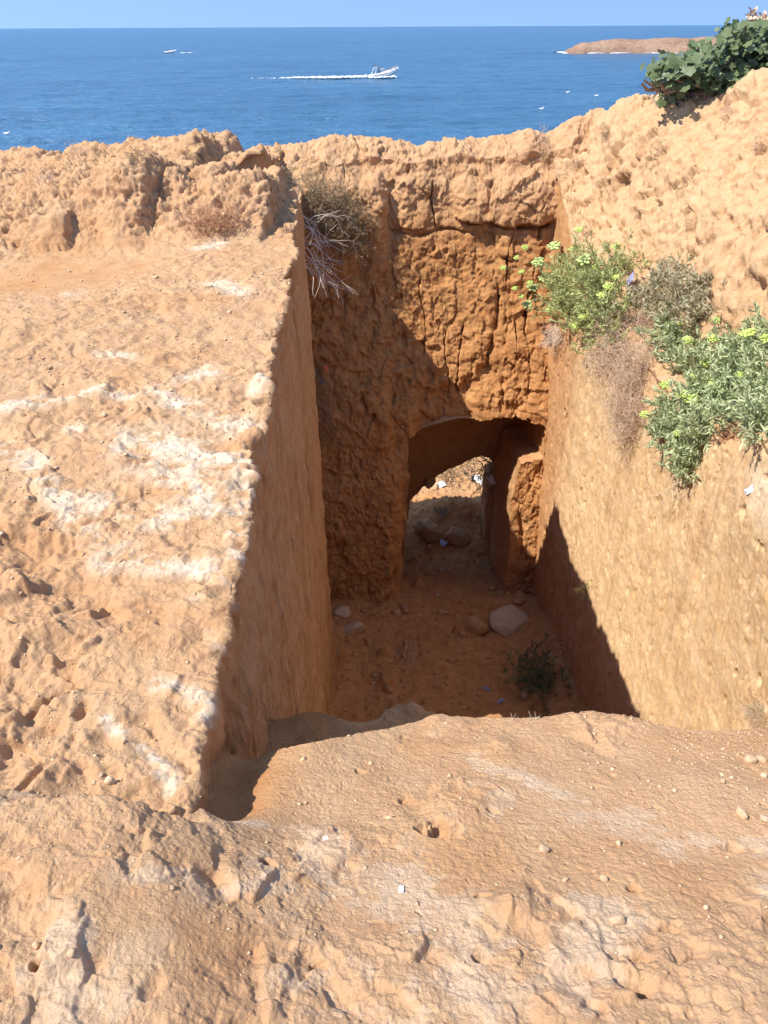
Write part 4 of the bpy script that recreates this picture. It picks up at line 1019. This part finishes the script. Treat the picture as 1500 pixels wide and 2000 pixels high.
# ---- litter
def crumpled(name, label, cat, px, py, w_, h_, mat, seed, up=0.02):
    r = np.random.RandomState(seed)
    p, n = hit(px, py)
    m = 26; a, b = np.meshgrid(np.linspace(-1, 1, m), np.linspace(-1, 1, m), indexing='ij')
    Pn = np.stack([a + seed, b, 0 * a], -1)
    z = np.abs(fbm(Pn, 1.6, 4, 0.6, seed)) * 0.9 + 0.2 * (1 - a ** 2) * (1 - b ** 2)
    k = 1 + 0.35 * fbm(Pn, 1.1, 2, 0.5, seed + 5)
    V = np.stack([a * w_ * k, b * h_ * k, z * min(w_, h_)], -1)
    top = V.reshape(-1, 3); bot = top * np.array([0.96, 0.96, 1]) - np.array([0, 0, 0.006])
    f = grid_faces(m, m); N_ = m * m
    i = np.arange(N_).reshape(m, m); ring = np.concatenate([i[0], i[1:, -1], i[-1, -2::-1], i[-2:0:-1, 0]]); rn = np.roll(ring, -1)
    o = mesh_np(name, np.concatenate([top, bot]), np.concatenate([f, f[:, ::-1] + N_, np.stack([ring, ring + N_, rn + N_, rn], -1)]), mat)
    q = Vector((0, 0, 1)).rotation_difference(Vector(n))
    o.rotation_euler = (q.to_matrix() @ Matrix.Rotation(r.uniform(0, 6), 3, 'Z')).to_euler(); o.location = p + n * up
    return tag(o, label, cat)
crumpled('plastic_bag', 'crumpled blue and white plastic bag on the near shaded floor', 'litter', 978, 1372, .07, .035, M_BLUES, 3)
crumpled('plastic_scrap', 'small bluish plastic scrap on the shaded floor above the bag', 'litter', 950, 1345, .05, .03, M_BLUES, 4)
crumpled('cloth', 'pale pinkish rag spread on the middle of the shaded floor', 'cloth', 800, 1285, .28, .13, M_STONEO, 5)
crumpled('plastic_bag', 'light blue plastic bag beside the boulder outside the arch', 'litter', 866, 1062, .10, .07, M_BLUEW, 6)
crumpled('plastic_bag', 'torn white plastic bags on the sunlit left bank beyond the arch', 'litter', 858, 950, .16, .10, M_WHITE, 7)
crumpled('plastic_sheet', 'dark and white plastic sheet in front of the green bush beyond the arch', 'litter', 934, 938, .16, .10, M_WHITE, 8)
crumpled('plastic_bag', 'dark folded bag touching the white sheet beyond the arch', 'litter', 926, 936, .09, .07, M_DARKP, 9)
crumpled('plastic_bag', 'white bag on the right rim of the opening beyond the arch', 'litter', 966, 934, .10, .08, M_WHITE, 10, 0.1)
crumpled('plastic_bag', 'blue plastic bag caught in the samphire on the right ledge', 'litter', 1250, 552, .06, .07, M_BLUES, 11, 0.12)
crumpled('wrapper', 'orange-red wrapper caught on the shaded wall behind the slab', 'litter', 633, 722, .025, .05, M_RED, 12, 0.05)
crumpled('plastic_bag', 'grey plastic bag under the orange-red wrapper', 'litter', 628, 745, .05, .09, M_BLUES, 13, 0.03)
crumpled('paper_scrap', 'small white paper scrap low in the middle of the foreground', 'litter', 784, 1738, .005, .010, M_WHITE, 14, 0.003)
crumpled('paper_scrap', 'tiny white scrap in the foreground below the gully', 'litter', 636, 1638, .004, .006, M_WHITE, 15, 0.003)
crumpled('foil_scrap', 'grey foil scrap stuck to the right wall at the frame edge', 'litter', 1465, 958, .025, .04, M_BLUEW, 16, 0.01)

# ---- headland with its surf and gulls
def headland():
    m, n = 90, 260
    Xs = np.linspace(87, 330, n); Yc = 425
    X, T = np.meshgrid(Xs, np.linspace(-1, 1, m)); 
    wd = 8 + 16 * sm(90, 160, X); Y = Yc + T * wd + 8 * sm(90, 200, X)
    h = 3.6 * sm(85, 96, X) + 1.3 * sm(94, 112, X) + 0.4 * sm(125, 140, X)
    P = np.stack([X, Y, 0 * X], -1)
    pr = np.clip(1 - np.abs(T) ** 3.4, 0, 1) ** 0.7
    z = Z_SEA - 1.2 + (h + 1.2) * pr * (1 + 0.16 * fbm(P, 0.10, 4, 0.6)) + 0.7 * fbm(P, 0.25, 4, 0.6, 5, ridge=True) * pr
    P = np.stack([X + 0.0, Y, z], -1)
    mat, nt_, b_ = nodes_of('headland_rock', 0.95, 0.1)
    g = nt_.nodes.new('ShaderNodeNewGeometry'); a_ = noise_n(nt_, 0.12, 6, 0.65, g.outputs['Position']); c_ = noise_n(nt_, 1.2, 5, 0.7, g.outputs['Position'])
    col = mix(nt_, ramp(nt_, a_, [(0.4, 0.0), (0.6, 1.0)]), (0.27, 0.16, 0.11), (0.37, 0.24, 0.16))
    col = mix(nt_, ramp(nt_, c_, [(0.45, 0.0), (0.62, 0.6)]), col, (0.13, 0.09, 0.07))
    nt_.links.new(col, b_.inputs['Base Color'])
    mesh_np('headland', P.reshape(-1, 3), grid_faces(m, n), mat)['kind'] = 'structure'
    foam = MB()
    for k in range(70):
        x = 86 + rng.rand() ** 1.6 * 110
        wd_ = 8 + 16 * float(sm(90, 160, np.array(x))); y = Yc - wd_ * (0.93 if x > 95 else 0.5) + 8 * float(sm(90, 200, np.array(x))) + rng.normal() * 0.8
        foam.ball((x, y, Z_SEA + 0.12), 1.0, (rng.uniform(1.2, 3.5), 0.6, 0.16), 6, 0.3)
    foam.ball((86, Yc - 2, Z_SEA + 0.2), 1.2, (3.5, 1, 0.3), 6, .3)
    tag(foam.build('surf', M_FOAM), 'white surf along the foot of the headland', 'surf', kind='stuff')
    spots = []
    for k in range(34):
        x = 101 + k * 0.85 + rng.uniform(-.3, .3)
        p, nn = cast((x, Yc + 6 + rng.uniform(-3, 3) + 4 * (k / 34), 5), (0, 0, -1))
        g_ = MB(); c = np.array(p) + [0, 0, 0.22]
        g_.ball(c, 0.20, (1.5, 0.7, 0.8), 7, 0.02); g_.ball(c + [0.26, 0, 0.19], 0.10, (1.1, 0.9, 0.9), 6, 0.02); g_.tube([c + [0.32, 0, 0.19], c + [0.44, 0, 0.17]], 0.02, 0.01, 4); g_.tube([c, c - [0, 0, 0.26]], 0.03, 0.03, 4)
        g_.tube([c - [0.2, 0, 0], c - [0.42, 0, -0.02]], 0.08, 0.02, 5)
        tag(g_.build('gull', M_WHITE), 'white gull standing in the row on the headland ridge', 'gull', 'gulls standing on the headland')
headland()

# ---- boats
def sea_at(px, py):
    r = CM @ Vector(((px - 750) / F, (1000 - py) / F, -1)); t = Z_SEA / r.z
    return np.array(r * t)
def person(parent_loc, label, p, shirt, trousers, h=1.7, lean=0.0, sit=False, arm=0.5):
    """one continuous skinned figure"""
    me = bpy.data.meshes.new('person'); o = bpy.data.objects.new('person', me); COL.objects.link(o)
    hip = 0.52 * h if not sit else 0.22 * h
    k = h / 1.7
    v = [(0, 0, hip), (0.04 * lean, 0, hip + .28 * k), (0.10 * lean, 0, hip + .50 * k), (0.12 * lean, 0, hip + .60 * k), (0.13 * lean, 0, hip + .70 * k), (0.13 * lean, 0, hip + .80 * k)]
    r = [.15, .14, .16, .06, .10, .08]
    e = [(0, 1), (1, 2), (2, 3), (3, 4), (4, 5)]
    def chain(start, pts, rad):
        prev = start
        for q, rr in zip(pts, rad): v.append(q); r.append(rr); e.append((prev, len(v) - 1)); prev = len(v) - 1
    for s_ in (-1, 1):
        sh = hip + .47 * k
        chain(2, [(0.10 * lean, s_ * .20 * k, sh), (.12 * lean + .12 * arm, s_ * .26 * k, sh - .26 * k), (.12 * lean + .38 * arm, s_ * .22 * k, sh - .34 * k)], [.065, .05, .04])
        if sit: chain(0, [(.05, s_ * .10 * k, hip - .02), (.42 * k, s_ * .12 * k, hip + .02), (.46 * k, s_ * .12 * k, hip - .36 * k), (.58 * k, s_ * .12 * k, hip - .38 * k)], [.10, .075, .055, .045])
        else: chain(0, [(0, s_ * .10 * k, hip - .05), (.03, s_ * .12 * k, hip * 0.52), (-.02, s_ * .13 * k, 0.06), (.12, s_ * .13 * k, 0.03)], [.10, .075, .055, .045])
    me.from_pydata([tuple(q) for q in v], e, [])
    md = o.modifiers.new('skin', 'SKIN'); me.skin_vertices.new() if not me.skin_vertices else None
    for q, rr in zip(me.skin_vertices[0].data, r): q.radius = (rr * k, rr * k)
    me.skin_vertices[0].data[0].use_root = True
    sb = o.modifiers.new('smooth', 'SUBSURF'); sb.levels = 1; sb.render_levels = 1
    dg = bpy.context.evaluated_depsgraph_get(); ev = bpy.data.meshes.new_from_object(o.evaluated_get(dg))
    o.modifiers.clear(); o.data = ev
    ev.materials.clear()
    for m_ in (M_SKIN, shirt, trousers): ev.materials.append(m_)
    for f in ev.polygons:
        c = f.center; f.use_smooth = True
        f.material_index = 0 if (c.z > hip + .56 * k or (abs(c.y) > .2 * k and c.z < hip + .3 * k and c.z > hip)) else (1 if c.z > hip else 2)
    hair = MB(); hair.ball((0.13 * lean - 0.02, 0, hip + .80 * k), 0.105 * k, (1, 0.95, 0.85), 8, 0.03)
    hb = mesh_np('hair', np.concatenate(hair.V), [np.concatenate(hair.F3), np.concatenate(hair.F4)], M_DARKP, o)
    o.location = p
    return tag(o, label, 'person')
def hull(L, B, H, rise, n=40):
    """open planing hull, bow towards +x, sheer rising to the bow; returns vertices and faces with thickness"""
    x = np.linspace(0, 1, n)
    half = B / 2 * (1 - x ** 3.2) ** 0.75 * (0.86 + 0.14 * np.sin(np.pi * np.clip(x * 1.3, 0, 1))); half[-1] = 0.01
    sheer = H * (0.78 + rise * x ** 1.8); keel = H * 0.02 + H * 0.85 * x ** 4
    sec = []
    for s_, zz in ((0.0, 0.0), (0.55, 0.10), (0.88, 0.35), (1.0, 1.0), (0.90, 1.0), (0.82, 0.42), (0.0, 0.40)):
        sec.append((s_, zz))
    rows = []
    for side in (-1, 1):
        R_ = [np.stack([x * L, side * half * s_, keel + (sheer - keel) * zz], -1) for s_, zz in sec]
        rows.append(np.stack(R_, 1))
    return rows
def boat(px, py, L, label, yaw, trim, group):
    p = sea_at(px, py)
    p = p + np.array([0, 0, 0.03 * L]); o = empty('motor_boat', tuple(p), label, 'boat', group, yaw); o.rotation_euler = (0, -trim, yaw)
    B = L * 0.30; H = L * 0.18
    V = []; Fc = []; c = 0
    for R_ in hull(L, B, H, 0.75):
        m, n_ = R_.shape[:2]; V.append((R_ - np.array([L / 2, 0, 0.12 * H])).reshape(-1, 3)); Fc.append(grid_faces(m, n_) + c); c += m * n_
        # transom
        Fc.append(np.array([[c - m * n_ + q, c - m * n_ + q + 1, c - m * n_ + 5, c - m * n_ + 6] for q in (0, 1)]))
    hb = mesh_np('hull', np.concatenate(V), np.concatenate(Fc), M_HULL, o, smooth=False)
    return o, p, L, B, H
def local(o, mb, name, mat, parent=None):
    me_ = mesh_np(name, np.concatenate(mb.V), [np.concatenate(f) for f in (mb.F3, mb.F4) if f], mat, parent or o); return me_
def box(mb, c, s_):
    V = np.array([[i, j, k] for i in (-.5, .5) for j in (-.5, .5) for k in (-.5, .5)]) * np.array(s_) + np.array(c)
    mb.add(V, np.array([[0, 1, 3, 2], [4, 6, 7, 5], [0, 4, 5, 1], [2, 3, 7, 6], [0, 2, 6, 4], [1, 5, 7, 3]]))
o, p, L, B, H = boat(750, 153, 7.6, 'white tour boat with passengers speeding right and trailing a wake', R(6), R(5), None)
e = MB(); e.ball((-L / 2 - 0.22, 0, 0.75), 0.34, (0.8, 0.7, 1.0), 8, 0.03); box(e, (-L / 2 - 0.22, 0, 0.15), (0.22, 0.18, 0.9)); local(o, e, 'outboard_motor', M_DARKP)
st_ = MB()
for s_ in (-1, 1): st_.tube([(-L * .40, s_ * B * .40, H * .8), (-L * .33, s_ * B * .38, H * .8 + 1.0), (-L * .22, s_ * B * .34, H * .8 + 1.55)], 0.045, 0.04, 6); st_.tube([(-L * .28, s_ * B * .40, H * .8), (-L * .2, s_ * B * .34, H * .8 + 1.5)], 0.04, 0.04, 6)
st_.tube([(-L * .22, -B * .34, H * .8 + 1.55), (-L * .22, B * .34, H * .8 + 1.55)], 0.045, 0.045, 6); local(o, st_, 'canopy_frame', M_HULL)
cn = MB(); box(cn, (-L * .26, 0, H * .8 + 1.62), (0.9, B * .7, 0.14)); local(o, cn, 'rolled_canopy', M_DARKP)
bnd = MB()
for s_ in (-1, 1): bnd.tube([(-L * .36, s_ * B * .47, H * .50), (-L * .05, s_ * B * .50, H * .56), (L * .12, s_ * B * .46, H * .64)], 0.11, 0.09, 6)
local(o, bnd, 'hull_stripe', plain('grey_marking', (0.30, 0.32, 0.38)))
rl_ = MB(); rl_.tube([(L * .22, -B * .34, H * 1.1), (L * .40, -B * .18, H * 1.5), (L * .46, 0, H * 1.6), (L * .40, B * .18, H * 1.5), (L * .22, B * .34, H * 1.1)], 0.05, 0.05, 6); local(o, rl_, 'bow_rail', M_STONE)
MW = o.matrix_basis
shirts = [plain('shirt_white', (.75, .75, .75)), plain('shirt_dark', (.05, .05, .07)), plain('shirt_pink', (.72, .30, .28)), plain('shirt_teal', (.35, .65, .62)), plain('trouser_dark', (.06, .06, .10))]
def on_deck(x, y): return MW @ Vector((x, y, H * 0.42))
person(None, 'person in white standing at the stern of the tour boat', on_deck(-L * .14, 0.35), shirts[0], shirts[4])
person(None, 'person in black standing beside the canopy frame', on_deck(-L * .17, -0.35), shirts[1], shirts[4], 1.8)
person(None, 'person in white standing in the middle of the tour boat', on_deck(-L * .06, -0.3), shirts[0], shirts[1])
person(None, 'person in pale teal standing nearest the middle of the deck', on_deck(L * .01, 0.3), shirts[3], shirts[4])
person(None, 'person in pink sitting amidships', on_deck(L * .06, -0.4), shirts[2], shirts[0], 1.7, 0.6, True)
person(None, 'person in pink sitting farthest forward', on_deck(L * .14, 0.35), shirts[2], shirts[0], 1.65, 0.5, True)
person(None, 'person in white sitting toward the bow', on_deck(L * .19, -0.2), shirts[0], shirts[4], 1.65, 0.3, True)
person(None, 'person in white sitting low beside the outboard motor', on_deck(-L * .40, -0.2), shirts[0], shirts[4], 1.5, 0.3, True)
o2, p2, L2, B2, H2 = boat(333, 104.5, 6.0, 'small distant white boat with a brown cabin roof', 0.05, 0.0, None)
cb = MB(); box(cb, (0.5, 0, H2 * .9), (1.8, B2 * .6, 0.6)); local(o2, cb, 'cabin', M_STONEO)
# wake and bow wave
wk = MB(); fx = np.array([math.cos(R(6)), math.sin(R(6)), 0])
for k in range(800):
    t = rng.rand() ** 1.5 * 30; wdt = 0.35 + t * 0.028
    c = p - fx * (L / 2 + t) + np.array([-fx[1], fx[0], 0]) * rng.normal() * wdt + np.array([0, 0, 0.10])
    if rng.rand() < (t / 30) ** 1.3: continue
    wk.ball(c, rng.uniform(0.12, 0.40) * (1 - 0.5 * t / 30), (rng.uniform(1, 2.6), 0.9, rng.uniform(0.3, 1.0) if t < 20 else 0.25), 5, 0.3)
for k in range(260):
    t = rng.uniform(-0.5, 0.38) * L; s_ = rng.choice([-1, 1])
    c = p + fx * t + np.array([-fx[1], fx[0], 0]) * s_ * (B * 0.5 + abs(rng.normal()) * 0.3) + np.array([0, 0, rng.rand() * 0.30 * (0.2 + max(0, t / L + .3))])
    wk.ball(c, rng.uniform(0.10, 0.26), (1.6, 0.9, 0.7), 5, 0.3)
tag(wk.build('wake_foam', M_FOAM), 'white foam churned up along and behind the tour boat', 'wake', kind='stuff')
wk = MB()
for k in range(60):
    c = p2 + np.array([6 + rng.rand() * 5, rng.normal() * .6, .1]); wk.ball(c, 0.35, (2.5, .6, .3), 5, .3)
tag(wk.build('wake_foam', M_FOAM), 'short streak of foam right of the distant boat', 'wake', kind='stuff')
# gulls resting on the water
for (x, y), lb in (((1058, 216), 'white gull on the water right of centre below the headland'), ((15, 265), 'white gull on the water at the far left'), ((1165, 190), 'white gull on the water below the headland, right one of a pair'), ((1109, 183), 'white gull on the water below the headland, left one of a pair')):
    c = sea_at(x, y) + np.array([0, 0, .25]); g_ = MB(); g_.ball(c, 0.17, (1.9, 0.8, 0.8), 8, 0.02); g_.ball(c + [.28, 0, .17], .09, (1.1, .9, .9), 6, .02); g_.tube([c + [.36, 0, .17], c + [.46, 0, .15]], .02, .01, 4); g_.tube([c - [.25, 0, 0], c - [.5, 0, -.07]], .07, .02, 5)
    tag(g_.build('gull', M_WHITE), lb, 'gull', 'gulls resting on the sea')

# ---- loose grit: far too many to count
def scatter(name, label, n, where, size, mat, seed):
    r = np.random.RandomState(seed); mb = MB()
    base = np.array([[0, 0, 1], [0, 0, -.6], [1, 0, 0], [0, 1, 0], [-1, 0, 0], [0, -1, 0]], float)
    F = np.array([[0, 2, 3], [0, 3, 4], [0, 4, 5], [0, 5, 2], [1, 3, 2], [1, 4, 3], [1, 5, 4], [1, 2, 5]])
    for k in range(n):
        x, y = where(r); p, nn = down(x, y)
        if p is None: continue
        a = r.uniform(0, 6.28); c, s_ = math.cos(a), math.sin(a); sz = size * (0.45 + r.exponential(0.45)) * (0.6 + 0.25 * y if y < 9 else 1)
        V = base * (1 + 0.35 * r.normal(size=(6, 1))) * sz * np.array([1, r.uniform(.6, 1), .62])
        V = np.stack([V[:, 0] * c - V[:, 1] * s_, V[:, 0] * s_ + V[:, 1] * c, V[:, 2]], -1)
        mb.add(V + np.array(p) + np.array(nn) * sz * 0.15, F)
    tag(mb.build(name, mat, smooth=False), label, kind='stuff')
M_GRIT = plain('sand_grit', (0.52, 0.33, 0.18), 0.95, 0.1, 0.35, 40, (0.62, 0.46, 0.30))
M_GRITO = plain('orange_grit', (0.42, 0.21, 0.09), 0.95, 0.1, 0.35, 20, (0.52, 0.34, 0.20))
def w_front(r):
    if r.rand() < 0.45: return r.normal(1.15, 0.3), r.normal(1.5, 0.14)
    return r.uniform(-1.0, 1.5), r.uniform(0.72, 1.75)
scatter('gravel', 'fine loose grit strewn on the foreground sand', 2600, w_front, 0.0034, M_GRIT, 5)
scatter('gravel', 'loose crumbs of rock strewn on the left plateau', 3600, lambda r: (edge_left(3) - abs(r.normal()) * 1.5 - 0.02, 1.15 + 5.2 * r.rand() ** 1.2), 0.0038, M_GRIT, 6)
def down_floor():
    r = np.random.RandomState(8); mb = MB()
    base = np.array([[0, 0, 1], [0, 0, -.6], [1, 0, 0], [0, 1, 0], [-1, 0, 0], [0, -1, 0]], float)
    F = np.array([[0, 2, 3], [0, 3, 4], [0, 4, 5], [0, 5, 2], [1, 3, 2], [1, 4, 3], [1, 5, 4], [1, 2, 5]])
    for k in range(1300):
        x, y = r.uniform(-0.8, 2.7), r.uniform(5.5, 15.5)
        p, nn = cast((x, y, -7.3 if y < 11 else -7.9), (0, 0, -1))
        if p is None or p.z < -10.5: continue
        sz = 0.016 * (0.5 + r.exponential(0.9)); V = base * (1 + 0.35 * r.normal(size=(6, 1))) * sz * np.array([1.2, r.uniform(.6, 1), .6])
        mb.add(V + np.array(p), F)
    tag(mb.build('rubble', M_GRITO, smooth=False), 'small rubble littering the shaded floor of the cut', kind='stuff')
down_floor()
